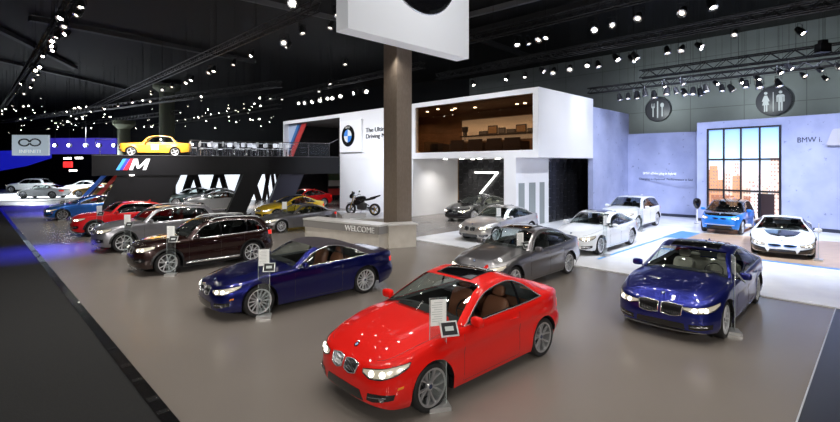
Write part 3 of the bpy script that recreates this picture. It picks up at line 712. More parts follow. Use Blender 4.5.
# ------------------------------------------------------------------ the hall
U1=Vector((-.703,.711,0)).normalized(); U2=Vector((.711,.703,0)).normalized(); UZ=Vector((0,0,1))
def poly_floor(name,pts,z,mt,th=.02):
    m=MB(); m.prism([(x,y,z-th) for x,y in pts],(0,0,th)); return tag(m.build(name,mt),kind='structure')
FLM=noisy('grey_floor',(.185,.165,.148),(.20,.178,.16),.35,.26,.02,0,0,2)
CARP=noisy('black_carpet',(.006,.0065,.007),(.013,.0135,.014),60,.95,0,.3)
poly_floor('floor',[(-120,-12),(60,-12),(60,110),(-120,110)],0,FLM,.1)
# black carpet aisle on the left, raised 1 cm, its edge strip with small raised metal plates
e0=Vector((-3.39,6.0,0)); A=e0-U1*14; B=e0+U1*60; nl=Vector((-U1.y,U1.x,0)); nl=-U2
poly_floor('floor_carpet',[tuple((A)[:2]),tuple((B)[:2]),tuple((B+nl*40)[:2]),tuple((A+nl*40)[:2])],.012,CARP,.01)
m=MB(); a_,b_=A+U2*.0,B+U2*.0; m.hexa([a_,b_,b_+U2*.17,a_+U2*.17],[v+Vector((0,0,.03)) for v in (a_,b_,b_+U2*.17,a_+U2*.17)]); tag(m.build('trim_1',mat('edge_rubber',(.012,.012,.013),.15,.3,.5)),kind='structure')
PLM=mat('edge_plate_metal',(.42,.42,.43),.22,1.)
PCO=[(163,414),(150,402),(131,384),(120,369),(105,352),(75,314),(52,283),(38,264)]
for i,(px,py) in enumerate(PCO):
    x,y=G(px,py); t=(Vector((x,y,0))-e0).dot(U1); c=e0+U1*t+U2*.085
    m=MB(); m.box((0,0,.034),(.16 if i%2 else .10,.15,.008)); m.box((0,0,.04),(.06,.05,.006))
    o=m.build('edge_plate',PLM); o.location=c; o.rotation_euler=(0,0,math.atan2(U1.y,U1.x))
    tag(o,'small metal plate on the black edge strip of the carpet','floor plate','metal plates along the carpet edge strip')
# dark floor to the right of the thin bright joint
r0=Vector((4.93,6.0,0))
poly_floor('floor_dark',[tuple((r0-U2*16)[:2]),tuple((r0-U2*16-U1*20)[:2]),tuple((r0+U2*40-U1*20)[:2]),tuple((r0+U2*40)[:2])],.006,noisy('slate_floor',(.025,.028,.036),(.035,.038,.048),.8,.3,.05),.006)
m=MB(); a_,b_=r0-U2*16,r0+U2*40; m.hexa([a_,b_,b_+U1*.02,a_+U1*.02],[v+Vector((0,0,.012)) for v in (a_,b_,b_+U1*.02,a_+U1*.02)]); tag(m.build('trim_2',ALU),kind='structure')
# white stage floor
WF=noisy('white_stage_floor',(.80,.81,.84),(.87,.88,.90),1.2,.25,.06)
f0=Vector((*G(590,267.5),0)); fl_=Vector((*G(408,239.0),0)); fr_=f0-U1*12
poly_floor('floor_white_stage',[tuple(fl_[:2]),tuple(fr_[:2]),tuple((fr_+U2*16)[:2]),(16.0,31.5),tuple((fl_+U2*12.2)[:2])],.03,WF,.03)
BLS=mat('blue_floor_stripe',(.02,.30,.72),.3)
s0=Vector((*G(598,260.0),0)); s1=Vector((*G(684,231.5),0))
m=MB(); d=(s1-s0).normalized(); n_=Vector((-d.y,d.x,0)); 
m.hexa([s0-n_*.05,s0+n_*.05,s1+n_*.05,s1-n_*.05],[v+Vector((0,0,.034)) for v in (s0-n_*.05,s0+n_*.05,s1+n_*.05,s1-n_*.05)]); tag(m.build('trim_3',BLS),kind='structure')
# tan floor with blue border under the two electric cars
TF=noisy('tan_stage_floor',(.44,.30,.20),(.58,.42,.29),1.5,.3,.06,stretch=(1,6,1))
t0=Vector((*G(768,261.5),0)); dW=Vector((3.84,-5.2,0)).normalized()
tl=Vector((*G(694,236.5),0)); k=(t0-tl).dot(U1); c1=t0-U1*( -0); 
ca=t0+U1*((tl-t0).dot(U1)); cb=t0-U1*9; cc=ca+U2*5.6
poly_floor('floor_tan_stage',[tuple(ca[:2]),tuple(cb[:2]),tuple((cb+U2*9)[:2]),tuple(cc[:2])],.045,TF,.012)
m=MB(); m.hexa([ca-U2*.16,cb-U2*.16,cb,ca],[v+Vector((0,0,.047)) for v in (ca-U2*.16,cb-U2*.16,cb,ca)]); cm=ca.lerp(cc,.55); m.hexa([cm,cm+U1*.9,cc+U1*.9,cc],[v+Vector((0,0,.046)) for v in (cm,cm+U1*.9,cc+U1*.9,cc)]); tag(m.build('trim_4',mat('blue_stage_border',(.08,.28,.72),.3)),kind='structure')
# hall shell
CEIL=mat('black_ceiling',(.003,.003,.0034),.9)
m=MB(); m.box((-25,45,13.0),(170,130,.4)); tag(m.build('ceiling',CEIL),kind='structure')
def wall(name,p,q,z0,z1,mt,th=.3,back=None):
    p,q=Vector((*p,0)),Vector((*q,0)); d=(q-p).normalized(); n=Vector((-d.y,d.x,0)); 
    if back is not None and n.dot(Vector(back))<0: n=-n
    m=MB(); m.hexa([p+UZ*z0,q+UZ*z0,q+n*th+UZ*z0,p+n*th+UZ*z0],[p+UZ*z1,q+UZ*z1,q+n*th+UZ*z1,p+n*th+UZ*z1]); return tag(m.build(name,mt),kind='structure')
# concrete panel wall of the hall (green-grey, panel joints)
HW=noisy('hall_wall_panels',(.215,.235,.235),(.24,.265,.265),.7,.8)
nt=HW.node_tree; b=nt.nodes['Principled BSDF']; N=nt.nodes.new; Lk=nt.links.new
hw0=Vector((26.5,29,0)); hwa=hw0-U1*14; hwb=hw0+U1*30
br=N('ShaderNodeTexBrick'); br.offset=0; br.inputs['Scale'].default_value=1; br.inputs['Brick Width'].default_value=3.4; br.inputs['Row Height'].default_value=1.9; br.inputs['Mortar Size'].default_value=.025
br.inputs['Color1'].default_value=(1,1,1,1); br.inputs['Color2'].default_value=(.93,.93,.93,1); br.inputs['Mortar'].default_value=(.6,.6,.6,1)
src=b.inputs['Base Color'].links[0].from_socket; mx=N('ShaderNodeMix'); mx.data_type='RGBA'; mx.blend_type='MULTIPLY'; mx.inputs[0].default_value=1
tc=[x for x in nt.nodes if x.type=='TEX_COORD'][0]; vr=N('ShaderNodeVectorRotate'); vr.rotation_type='Z_AXIS'; vr.inputs['Angle'].default_value=PI/4
sx=N('ShaderNodeSeparateXYZ'); cx=N('ShaderNodeCombineXYZ'); Lk(tc.outputs['Object'],vr.inputs[0]); Lk(vr.outputs[0],sx.inputs[0]); Lk(sx.outputs['X'],cx.inputs['X']); Lk(sx.outputs['Z'],cx.inputs['Y']); Lk(cx.outputs[0],br.inputs[0])
Lk(src,mx.inputs[6]); Lk(br.outputs['Color'],mx.inputs[7]); Lk(mx.outputs[2],b.inputs['Base Color'])
wall('wall_right',hwa[:2],hwb[:2],0,12.8,HW,back=U2)
DW=mat('dark_hall_wall',(.014,.015,.017),.9)
wall('wall_back',(-110,100),(hwb.x,hwb.y),0,12.8,DW,back=(0,1,0))
wall('wall_left',(-110,-12),(-110,100),0,12.8,DW,back=(-1,0,0))
# ceiling beams
BM=mat('beam_grey',(.16,.16,.17),.6); BMD=mat('beam_dark',(.035,.035,.037),.8)
def beam(name,p,q,w,h,mt,kind='structure'):
    p,q=Vector(p),Vector(q); d=(q-p).normalized(); s=d.cross(UZ).normalized()*w/2; t=UZ*h/2
    m=MB(); m.hexa([p-s-t,q-s-t,q+s-t,p+s-t],[p-s+t,q-s+t,q+s+t,p+s+t]); o=m.build(name,mt); o['kind']=kind; return o
i=10
for (pa,pb,z,w,mt_) in (((468,15.5),(528,0),12.5,.22,BM),((254,0),(322,15.4),12.2,.10,BM),((476,38),(528,56),12.4,.35,BMD),((0,60),(110,85),12.5,.5,BMD),((90,30),(220,55),12.5,.5,BMD),((440,40),(640,-10),12.4,.4,BMD),((0,30),(60,60),12.5,.4,BMD)):
    Pa=P(pa[0],pa[1],(z-CH)*F/(165-pa[1])); Pb=P(pb[0],pb[1],(z-CH)*F/(165-pb[1])); dd=(Pb-Pa)
    beam('trim_%d'%i,Pa-dd*.35,Pb+dd*.35,w,.3,mt_); i+=1
# ------------------------------------------------------------------ lavender concrete walls of the stage, window picture
LW=noisy('lavender_concrete',(.36,.40,.60),(.46,.50,.70),.9,.75,0,.15,detail=8)
nt=LW.node_tree; vo=nt.nodes.new('ShaderNodeTexNoise'); vo.inputs['Scale'].default_value=4.5; vo.inputs['Detail'].default_value=5; rp=nt.nodes.new('ShaderNodeValToRGB'); rp.color_ramp.elements[0].position=.27; rp.color_ramp.elements[0].color=(.6,.6,.65,1); rp.color_ramp.elements[1].position=.35
mx=nt.nodes.new('ShaderNodeMix'); mx.data_type='RGBA'; mx.blend_type='MULTIPLY'; mx.inputs[0].default_value=1; b=nt.nodes['Principled BSDF']; src=b.inputs['Base Color'].links[0].from_socket
tc=[x for x in nt.nodes if x.type=='TEX_COORD'][0]; nt.links.new(tc.outputs['Object'],vo.inputs['Vector']); nt.links.new(vo.outputs['Fac'],rp.inputs[0]); nt.links.new(src,mx.inputs[6]); nt.links.new(rp.outputs[0],mx.inputs[7]); nt.links.new(mx.outputs[2],b.inputs['Base Color'])
W0=Vector((16.56,27.5,0)); W1=Vector((20.4,22.3,0)); WD=(W1-W0).normalized(); WN=Vector((-WD.y,WD.x,0)); WN=WN if WN.y>0 else -WN   # away from camera
We=W0+WD*11
wall('wall_stage_front',W0[:2],We[:2],0,5.87,LW,.5,WN)
wb0=Vector((*G(697,219.5),0)); wb0=Vector(((697-420)/F*28.9,28.9,0)); wb1=Vector((14.2,31.4,0))
wall('wall_stage_back',(wb0.x+.6,wb0.y-.6),wb1[:2],0,5.45,LW,.3,U2)
Cn=Vector((6.0,23.3,0))
def BP(a,n,z): return Cn+U1*a+U2*n+UZ*z
def apx(px,n=0.):
    k=(px-420)/F; cx_,cy_=Cn.x+U2.x*n,Cn.y+U2.y*n; return (cx_-cy_*k)/(-U1.x+U1.y*k)
m=MB(); m.hexa([BP(.0,6.18,0),BP(0,11.7,0),BP(.3,11.7,0),BP(.3,6.18,0)],[BP(.0,6.18,6.85),BP(0,11.7,6.85),BP(.3,11.7,6.85),BP(.3,6.18,6.85)]); tag(m.build('wall_stage_side',LW),kind='structure')
DB=mat('dark_baseboard',(.03,.035,.06),.5)
for nm_,p,q,bk in (('baseboard_front',W0,We,WN),('baseboard_back',wb0+Vector((.6,-.6,0)),wb1,U2)):
    p2,q2=p-bk*.03,q-bk*.03; wall(nm_,p2[:2],q2[:2],.03,.20,DB,.029,bk)
# --- city window picture: a framed light box on the wall
def wpt(px,py,off=0.):
    """point on the front stage wall seen at pixel"""
    k=(px-420)/F; t=(W0.x-W0.y*k)/(WD.y*k-WD.x); p=W0+WD*t; return Vector((p.x,p.y,zat(py,p.y)))-WN*off
tl_,tr_=wpt(708.6,130.8),wpt(780.8,128.2); wl=(tr_-tl_).length; 
wdw=empty('window_picture',(0,0,0),0,'tall black-framed city skyline picture on the lavender wall behind the electric cars','picture')
XF=Matrix.Translation(Vector((tl_.x,tl_.y,0))-WN*.03)@Matrix((( WD.x,-WN.x,0,0),(WD.y,-WN.y,0,0),(0,0,1,0),(0,0,0,1)))   # local x along wall, y towards viewer, z up
ztp=5.42
def pm(name,c,es=.9): return mat(name,c,.4,emis=c,es=es)
sky=D.materials.new('picture_sky'); sky.use_nodes=True; nt=sky.node_tree; b=nt.nodes['Principled BSDF']; tc=nt.nodes.new('ShaderNodeTexCoord'); sp_=nt.nodes.new('ShaderNodeSeparateXYZ'); rp=nt.nodes.new('ShaderNodeValToRGB'); mr=nt.nodes.new('ShaderNodeMapRange'); mr.inputs[1].default_value=1.2; mr.inputs[2].default_value=5.4
e=rp.color_ramp.elements; e[0].color=(.85,.45,.22,1); e[1].color=(.25,.45,.80,1); q=e.new(.35); q.color=(.85,.65,.60,1); q=e.new(.62); q.color=(.55,.75,.92,1)
nt.links.new(tc.outputs['Object'],sp_.inputs[0]); nt.links.new(sp_.outputs['Z'],mr.inputs[0]); nt.links.new(mr.outputs[0],rp.inputs[0]); nt.links.new(rp.outputs[0],b.inputs['Base Color']); nt.links.new(rp.outputs[0],b.inputs['Emission Color']); b.inputs['Emission Strength'].default_value=.7
m=MB(); m.box((wl/2,0,ztp/2+.03),(wl,.05,ztp-.06)); m.build('picture_sky',sky,wdw,M=XF)
rnd=random.Random(3); cols=[pm('tower_orange',(.70,.33,.16),.45),pm('tower_peach',(.78,.56,.44),.6),pm('tower_tan',(.70,.55,.40),.5),pm('tower_rust',(.42,.16,.08),.35),pm('tower_pale',(.75,.68,.66),.6)]
WINM=mat('tower_window_dark',(.45,.27,.20),.4,emis=(.45,.27,.2),es=.4)
tw_=[(0.0,.62,3.7,3),(.1,.5,4.0,0),(.62,.42,3.0,0),(1.0,.4,2.6,2),(1.05,.35,3.5,1),(1.62,.26,4.3,1),(1.5,.55,3.3,0),(2.1,.5,2.5,2),(2.4,.4,3.0,1),(2.7,.6,2.75,4),(2.85,.22,3.4,4),(3.2,.35,2.6,2),(3.62,.5,4.55,1),(3.5,.3,3.0,4),(2.15,.7,1.9,3),(2.55,.45,2.4,4),(.2,1.4,1.9,3),(1.3,.5,1.8,0)]
sc_=wl/4.15
for j,(x,w,h,ci) in enumerate(tw_):
    m=MB(); x=x*sc_; h=h*.80+.1; w=min(w*sc_,wl-x-.03); m.box((x+w/2,.027+j*.0012,h/2),(w,.01,h),0)
    nx=max(2,int(w/.12)); nz=int(h/.2)
    for a in range(nx):
        for c in range(nz): 
            if rnd.random()<.7: m.box((x+w*(a+.5)/nx,.033+j*.0012,.1+h*(c+.5)/nz*.96),(w/nx*.45,.002,h/nz*.4),1)
    m.build('painted_tower',[cols[ci],WINM],wdw,M=XF,merge=False)
m=MB(); m.box((wl-.75*sc_,.055,.9),(.9*sc_,.006,1.8)); m.build('painted_dark_block',mat('dark_block',(.03,.015,.015),.5),wdw,M=XF)
m=MB(); fb=.075
for f in (0,.24,.485,.74,1): m.box((f*wl,.07,ztp/2),(fb if 0<f<1 else .09,.08,ztp))
for z in (ztp,ztp-1.75,ztp-3.5,.06): m.box((wl/2,.07,z),(wl+.09,.08,.09 if z==ztp else fb*1.2))
m.build('window_frame',mat('black_frame',(.012,.012,.016),.4),wdw,M=XF)
# wall lettering
def walltext(name,txt,px,py,hpx,mt,label,plane,sx=1.,cat='lettering',ext=.01,px1=None):
    p=plane(px,py,.012); Y=p.y; size=hpx/F*Y/.70
    M0=Matrix.Translation(p)@Matrix(((WD.x,0,-WN.x,0),(WD.y,0,-WN.y,0),(0,1,0,0),(0,0,0,1)))
    o=text_mesh(name,txt,size,mt,M0,ext=ext,sx=sx)
    if px1:
        q=plane(px1,py,.012); want=(q-p).length; xs=[ (M0.inverted()@v.co).x for v in o.data.vertices]; have=max(xs)
        o.data.transform(M0@Matrix.Diagonal((want/have,1,1,1))@M0.inverted())
    return tag(o,label,cat)
LT=mat('letter_dark',(.05,.06,.10),.5); LTW=mat('letter_white',(.9,.9,.95),.4,emis=(.9,.95,1),es=.5)
walltext('wall_lettering','BMW i.',797,142.6,5.2,LT,'dark lettering on the lavender wall beside the slanted white letter sign',wpt,px1=822)
def w2(px,py,off=0.):
    k=(px-420)/F; d=(wb0-wb1).normalized(); t=(wb1.x-wb1.y*k)/(d.y*k-d.x); p=wb1+d*t; return Vector((p.x,p.y,zat(py,p.y)))-U2*off
walltext('wall_slogan','Charging is Optional. Performance is Std',639,179.6,2.0,LT,'thin line of small dark lettering on the lavender wall under the white line',w2,px1=697)
walltext('wall_headline','BMW eDrive plug-in hybrid',643,174.3,2.3,LTW,'short line of white lettering on the lavender wall above the dark line',w2,px1=679)
# slanted "i" sign
c=wpt(841,136.8,.05); s=c.y/F
isg=empty('letter_sign',(0,0,0),0,'slanted white plate with a dark letter i at the right end of the lavender wall','sign')
Mi=Matrix.Translation(c)@Matrix(((WD.x,0,-WN.x,0),(WD.y,0,-WN.y,0),(0,1,0,0),(0,0,0,1)))
m=MB(); sh=.32; hh=.40; ww=.40
pts=[]
for (cx_,cy_,a0) in ((ww,hh,0),(-ww,hh,90),(-ww,-hh,180),(ww,-hh,270)):
    for q in range(5):
        a=math.radians(a0+q*22.5); r_=.10; x=cx_-math.copysign(r_,cx_)+r_*math.cos(a); y=cy_-math.copysign(r_,cy_)+r_*math.sin(a); pts.append(Mi@Vector((x+sh*y,y,0)))
m.prism(pts,-WN*.12); m.build('plate',mat('plate_white',(.85,.84,.88),.2,.2,1.),isg)
text_mesh('letter','i',1.0,LT,Mi@Matrix.Translation((.0,-.33,.13)),isg,ext=.02,shear=.35)
# restroom discs hanging before the hall wall
def hwpt(px,py,off=0.):
    k=(px-420)/F; t=(hw0.x-hw0.y*k)/(U1.y*k-U1.x); p=hw0+U1*t; return Vector((p.x,p.y,zat(py,p.y)))-U2*off
DSC=mat('disc_charcoal',(.045,.045,.055),.45); ICO=mat('icon_grey',(.48,.50,.52),.5)
def disc(px,py,r,name,label,kind):
    c=hwpt(px,py,.25); Mx=Matrix.Translation(c)@Matrix(((-U1.x,0,-U2.x,0),(-U1.y,0,-U2.y,0),(0,1,0,0),(0,0,0,1)))
    root=empty(name,(0,0,0),0,label,'sign')
    m=MB(); m.lathe([(0,-.06),(r,-.06),(r,.04),(r*.95,.06),(0,.06)],40); m.v=[tuple(Mx@Vector(p)) for p in m.v]; m.build('disc',DSC,root,smooth=40)
    def shp(polys,nm_):
        for pl in polys:
            q=MB(); q.prism([Mx@Vector((x*r,y*r,.062)) for x,y in pl],-U2*.02); q.build(nm_,ICO,root)
    def circ(cx_,cy_,rr,ry=None): return [(cx_+rr*math.cos(2*PI*i/16),cy_+(ry or rr)*math.sin(2*PI*i/16)) for i in range(16)]
    bar=lambda x,y0,y1,w:[(x-w,y0),(x+w,y0),(x+w,y1),(x-w,y1)]
    if kind=='wc':
        shp([circ(-.42,.58,.10)],'woman_head'); shp([[(-.50,.42),(-.34,.42),(-.20,.02),(-.27,-.02),(-.31,.08),(-.22,-.25),(-.32,-.25),(-.32,-.7),(-.40,-.7),(-.40,-.25),(-.44,-.25),(-.44,-.7),(-.52,-.7),(-.52,-.25),(-.62,-.25),(-.53,.08),(-.57,-.02),(-.64,.02)]],'woman_figure')
        shp([circ(.40,.58,.10)],'man_head'); shp([[(.26,.42),(.54,.42),(.62,.35),(.62,-.08),(.55,-.08),(.55,.25),(.52,.25),(.52,-.7),(.42,-.7),(.42,-.12),(.38,-.12),(.38,-.7),(.28,-.7),(.28,.25),(.25,.25),(.25,-.08),(.18,-.08),(.18,.35)]],'man_figure')
        shp([bar(0,-.72,.62,.022)],'divider')
    else:
        shp([bar(0,-.7,.72,.05)+[] ],'knife'); shp([circ(.36,.36,.14,.2)],'spoon_bowl'); shp([bar(.36,-.6,.2,.045)],'spoon_handle')
        shp([bar(-.36,-.6,.22,.045)],'fork_handle'); shp([[(-.5,.55),(-.46,.55),(-.46,.3),(-.38,.3),(-.38,.55),(-.34,.55),(-.34,.3),(-.26,.3),(-.26,.55),(-.22,.55),(-.22,.22),(-.3,.12),(-.42,.12),(-.5,.22)]],'fork_head')
    for q in(-.5,.5):
        w_=MB(); w_.tube([Mx@Vector((q*r,r*.8,0)),Mx@Vector((q*r,r*.8,0))+UZ*(12.8-c.z-r*.8)],.006,4); w_.build('hanger_wire',BLK,root)
disc(659,110,.93,'dining_sign','round charcoal hanging sign with fork, knife and spoon icons','food')
disc(774,101.5,.98,'restroom_sign','round charcoal hanging sign with woman and man icons','wc')
# ------------------------------------------------------------------ the white two-storey pavilion
WHT=noisy('pavilion_white',(.78,.78,.80),(.82,.82,.84),.3,.45); WHD=mat('pavilion_soffit',(.66,.66,.68),.5)
def bx(mb,a0,a1,n0,n1,z0,z1,mi=0):
    mb.hexa([BP(a0,n0,z0),BP(a1,n0,z0),BP(a1,n1,z0),BP(a0,n1,z0)],[BP(a0,n0,z1),BP(a1,n0,z1),BP(a1,n1,z1),BP(a0,n1,z1)],mi)
def sbox(name,a0,a1,n0,n1,z0,z1,mt,kind='structure',parent=None):
    m=MB(); bx(m,a0,a1,n0,n1,z0,z1); o=m.build(name,mt,parent); 
    if kind and parent is None: o['kind']=kind
    return o
aL=26.3; aW=apx(415); aW0=.33; aLg=apx(339.7); ZB,ZT=3.75,7.32; ND=6.2
sbox('wall_pavilion_top',0,aL,0,ND,ZT-.28,ZT,WHT)                 # roof slab with fascia
sbox('floor_pavilion_upper',0,aLg,0,ND,ZB,ZB+.38,WHT)
sbox('floor_pavilion_open',aLg,aL,0,ND,ZB,ZB+.2,WHT)
sbox('wall_pavilion_side',0,aW0,0,ND,ZB+.38,ZT-.28,WHT)
sbox('wall_pavilion_logo',aW,aLg,0,.3,ZB+.38,ZT-.28,WHT)
sbox('wall_pavilion_partition',aLg-.25,aLg,.3,ND,ZB+.38,ZT-.28,WHT)
sbox('wall_pavilion_end',aL-.12,aL,0,ND,ZB+.2,ZT-.28,WHT)
sbox('wall_pavilion_drape',aL-.25,aL-.13,.7,ND-.31,ZB+.2,ZT-.285,mat('black_drape',(.008,.008,.009),.9))
WOOD=noisy('lounge_wood',(.16,.085,.045),(.21,.115,.06),2.,.5,stretch=(1,1,8))
sbox('wall_lounge_back',aW0,aLg-.25,4.2,4.4,ZB+.38,ZT-.28,WOOD)
sbox('ceiling_lounge',aW0,aLg-.25,.35,4.2,ZT-.33,ZT-.285,mat('lounge_ceiling',(.20,.12,.08),.6))
sbox('floor_lounge',aW0,aLg-.25,.35,4.2,ZB+.385,ZB+.41,mat('lounge_floor',(.10,.06,.04),.4))
sbox('wall_lounge_end',aLg-.3,aLg-.26,.35,4.2,ZB+.41,ZT-.33,WOOD)
m=MB(); bx(m,aW0,aW,.10,.12,ZB+.38,ZT-.28); tag(m.build('window_1',glassm('lounge_glass',(.72,.64,.56),1.)),kind='structure')
# recessed back of the open end: dark, with slanted blue and red stripes on a pale panel
sbox('wall_pavilion_open_back',aLg,aL-.25,ND-.3,ND,ZB+.2,ZT-.28,mat('black_drape',(.008,.008,.009),.9))
pan=empty('stripe_panel',(0,0,0),0,'pale panel with slanted blue and red stripes in the open end of the pavilion','panel')
def slant(a_top0,a_top1,a_b0,a_b1,n,th,mt,nm_):
    m=MB(); zt,zb=ZT-.30,ZB+.25; m.hexa([BP(a_b0,n,zb),BP(a_b1,n,zb),BP(a_b1,n+th,zb),BP(a_b0,n+th,zb)],[BP(a_top0,n,zt),BP(a_top1,n,zt),BP(a_top1,n+th,zt),BP(a_top0,n+th,zt)]); m.build(nm_,mt,pan)
n_=.5; aq=lambda px: apx(px,n_)
PAL=mat('pale_blue_panel',(.42,.50,.66),.5); SBL=mat('stripe_blue',(.03,.16,.42),.4); SNV=mat('stripe_navy',(.03,.04,.13),.4); SRD=mat('stripe_red',(.50,.035,.03),.4)
slant(aq(297.5),aq(284.6),aq(284.9),aq(284.9),n_,.08,PAL,'pale_field'); slant(aq(300),aq(297.5),aq(286.5),aq(284.9),n_,.08,SBL,'blue_stripe'); slant(aq(302),aq(300),aq(288),aq(286.5),n_,.08,SNV,'navy_stripe'); slant(aq(306.5),aq(302),aq(292),aq(288),n_,.08,SRD,'red_stripe')
sbox('ceiling_pavilion_open',aLg,aL-.26,.02,ND-.31,ZT-.30,ZT-.285,mat('open_ceiling_brown',(.05,.04,.035),.7))
# lower storey
zc_=ZB
sbox('wall_ground_logo',apx(412.5),aLg,0.02,5.5,0,ZB,WHT)
sbox('wall_ground_recess',1.5,apx(412.5),4.9,5.1,0,ZB,mat('recess_wall',(.50,.54,.52),.6))
HEXM=D.materials.new('black_hexagon_panels'); HEXM.use_nodes=True
HEX=mat('hex_black',(.008,.008,.009),.28,.2); HEXG=mat('hex_joint',(.05,.05,.055),.35)
def hexwall(name,org,du,dv,W_,H_,s=.34,label=None):
    """black wall clad in hexagonal tiles"""
    m=MB(); nrm=du.cross(dv).normalized(); nrm=nrm if nrm.dot(Vector((0,-1,0)))>0 else -nrm
    o_=Vector(org); m.hexa([o_,o_+du*W_,o_+du*W_-nrm*.1,o_-nrm*.1],[p+dv*H_ for p in (o_,o_+du*W_,o_+du*W_-nrm*.1,o_-nrm*.1)],1)
    dx=s*1.5; dy=s*math.sqrt(3); i=0; x=s*.5
    while x<W_-s*.4:
        y=s*.5+(dy/2 if i%2 else 0)
        while y<H_-s*.4:
            c=o_+du*x+dv*y; r=s*.93; tilt=rnd.uniform(-.02,.02)
            m.prism([c+du*min(max(r*math.cos(PI/3*k),-x),W_-x)+dv*min(max(r*math.sin(PI/3*k),-y),H_-y) for k in range(6)],nrm*(.02+abs(tilt)),0); y+=dy
        x+=dx; i+=1
    o=m.build(name,[HEX,HEXG],merge=False); o['kind']='structure'; return o
a7=apx(509,4.6); b7=apx(459.5,4.6)
hexwall('wall_hexagon_recess',BP(b7,4.55,0),-U1,UZ,b7-a7,ZB,.30)
sbox('trim_20',b7,b7+.22,4.5,4.9,0,ZB,WOOD)
# block with three grey slots, hexagon wall on its flank
a1=1.35
sbox('wall_block',a1,a1+.5,0,3.6,0,ZB,WHT); sbox('wall_block_front',a1+.5,a1+.75,0,.6,0,ZB,WHT)
sbox('wall_block_inner',a1+.5,a1+.6,.6,5,0,ZB,WHT)
m=MB(); 
def npx(px,a):
    k=(px-420)/F; c0=Cn+U1*a; return (c0.x-c0.y*k)/(U2.y*k-U2.x)
for (p0,p1) in ((518.6,524.3),(529,535.2),(539.6,544.2)):
    n0,n1=npx(p0,a1),npx(p1,a1); m=MB(); bx(m,a1-.022,a1-.001,n0,n1,.02,2.38,0); o=m.build('slot_panel',mat('slot_grey',(.26,.29,.29),.5)); tag(o,'tall grey slot panel set in the white block wall beside the hexagon wall','panel','grey slot panels in the white block')
n3=npx(548.7,a1); hexwall('wall_hexagon_flank',BP(a1,n3,0),U2,UZ,9.6-n3,ZB-.02,.30)
# lit "7"
T7=mat('tube_light_white',(1,1,1),.4,emis=(1,1,.98),es=3.)
def rp_(px,py,n=4.40):
    a=apx(px,n); q=BP(a,n,0); return Vector((q.x,q.y,zat(py,q.y)))
svn=empty('number_sign',(0,0,0),0,'glowing white slanted number seven on the black hexagon wall','sign')
p1,p2,p3=rp_(475.5,172.5),rp_(498.5,172.5),rp_(480,194.5); p2b=rp_(500.5,171.8)
def bar(p,q,w,nm_):
    d=(q-p).normalized(); s=d.cross(U2).normalized()*w/2; m=MB(); m.hexa([p-s,q-s,q-s-U2*.08,p-s-U2*.08],[p+s,q+s,q+s-U2*.08,p+s-U2*.08]); m.build(nm_,T7,svn)
bar(p1,p2,.09,'top_bar'); bar(p2-UZ*.02+U1*.05,p3,.09,'slanted_bar')
# lounge contents
shelf=empty('wall_shelf',(0,0,0),0,'long lit niche shelf on the lounge back wall behind the window','shelf')
sb=apx(462,4.1); sa=apx(533,4.1); sa=max(sa,.6)
m=MB(); bx(m,sa,sb,4.12,4.19,5.0,6.45); m.build('niche_back',mat('niche_cream',(.72,.62,.50),.6,emis=(.8,.62,.42),es=.35),shelf)
m=MB(); bx(m,sa,sb,3.85,4.12,5.28,5.36); m.build('ledge',mat('ledge_dark',(.03,.018,.012),.5),shelf)
m=MB(); bx(m,sa,sb,3.85,4.12,6.45,6.52); m.build('top_board',WOOD,shelf)
PIC=[mat('photo_dark',(.05,.045,.045),.4),mat('photo_amber',(.35,.22,.11),.4),mat('photo_grey',(.16,.15,.14),.4)]
for j,(p0,p1,yt) in enumerate(((479,487.5,131),(488,497.5,125.5),(498.5,505.5,127.5),(506.5,515.5,129),(516,526.5,124.2),(527.5,533.5,128))):
    a0,a1_=apx(p1,3.95),apx(p0,3.95); q=BP((a0+a1_)/2,3.95,0); zt=zat(yt,q.y); a0=max(a0,.5)
    if a1_-a0<.2: a1_=a0+.3
    fr=empty('picture_frame',(0,0,0),0,['smallest dark picture frame at the left end of the lit lounge shelf','tall amber picture frame left of centre on the lounge shelf','narrow grey picture frame right of the tall amber one','low wide picture frame in the middle of the lounge shelf','widest amber picture frame toward the right on the lounge shelf','dark picture frame at the right end of the lounge shelf'][j],'picture frame','framed pictures on the lounge shelf')
    m=MB(); bx(m,a0,a1_,3.93,3.98,5.37,zt); m.build('frame',PIC[0],fr); m=MB(); bx(m,a0+.06,a1_-.06,3.915,3.93,5.43,zt-.07); m.build('print',PIC[1 if j in(1,4) else 2],fr)
lp=empty('table_lamp',(0,0,0),0,'dark-shaded lamp at the left end of the lit lounge shelf','lamp'); q=BP(apx(465,3.5),3.5,0)
m=MB(); m.lathe([(.16,5.35),(.14,5.55),(.20,5.62),(.24,5.9),(.10,5.95),(0,5.95)],16,c=(q.x,q.y,0)); m.build('lamp_shade',PIC[0],lp,smooth=40)
m=MB(); m.tube([(q.x,q.y,ZB+.41),(q.x,q.y,5.4)],.02); m.build('pole',BLK,lp); m=MB(); m.lathe([(0,0),(.15,0),(.15,.03),(0,.04)],16,c=(q.x,q.y,ZB+.41)); m.build('base',BLK,lp)
SOF=mat('lounge_sofa',(.055,.035,.028),.7)
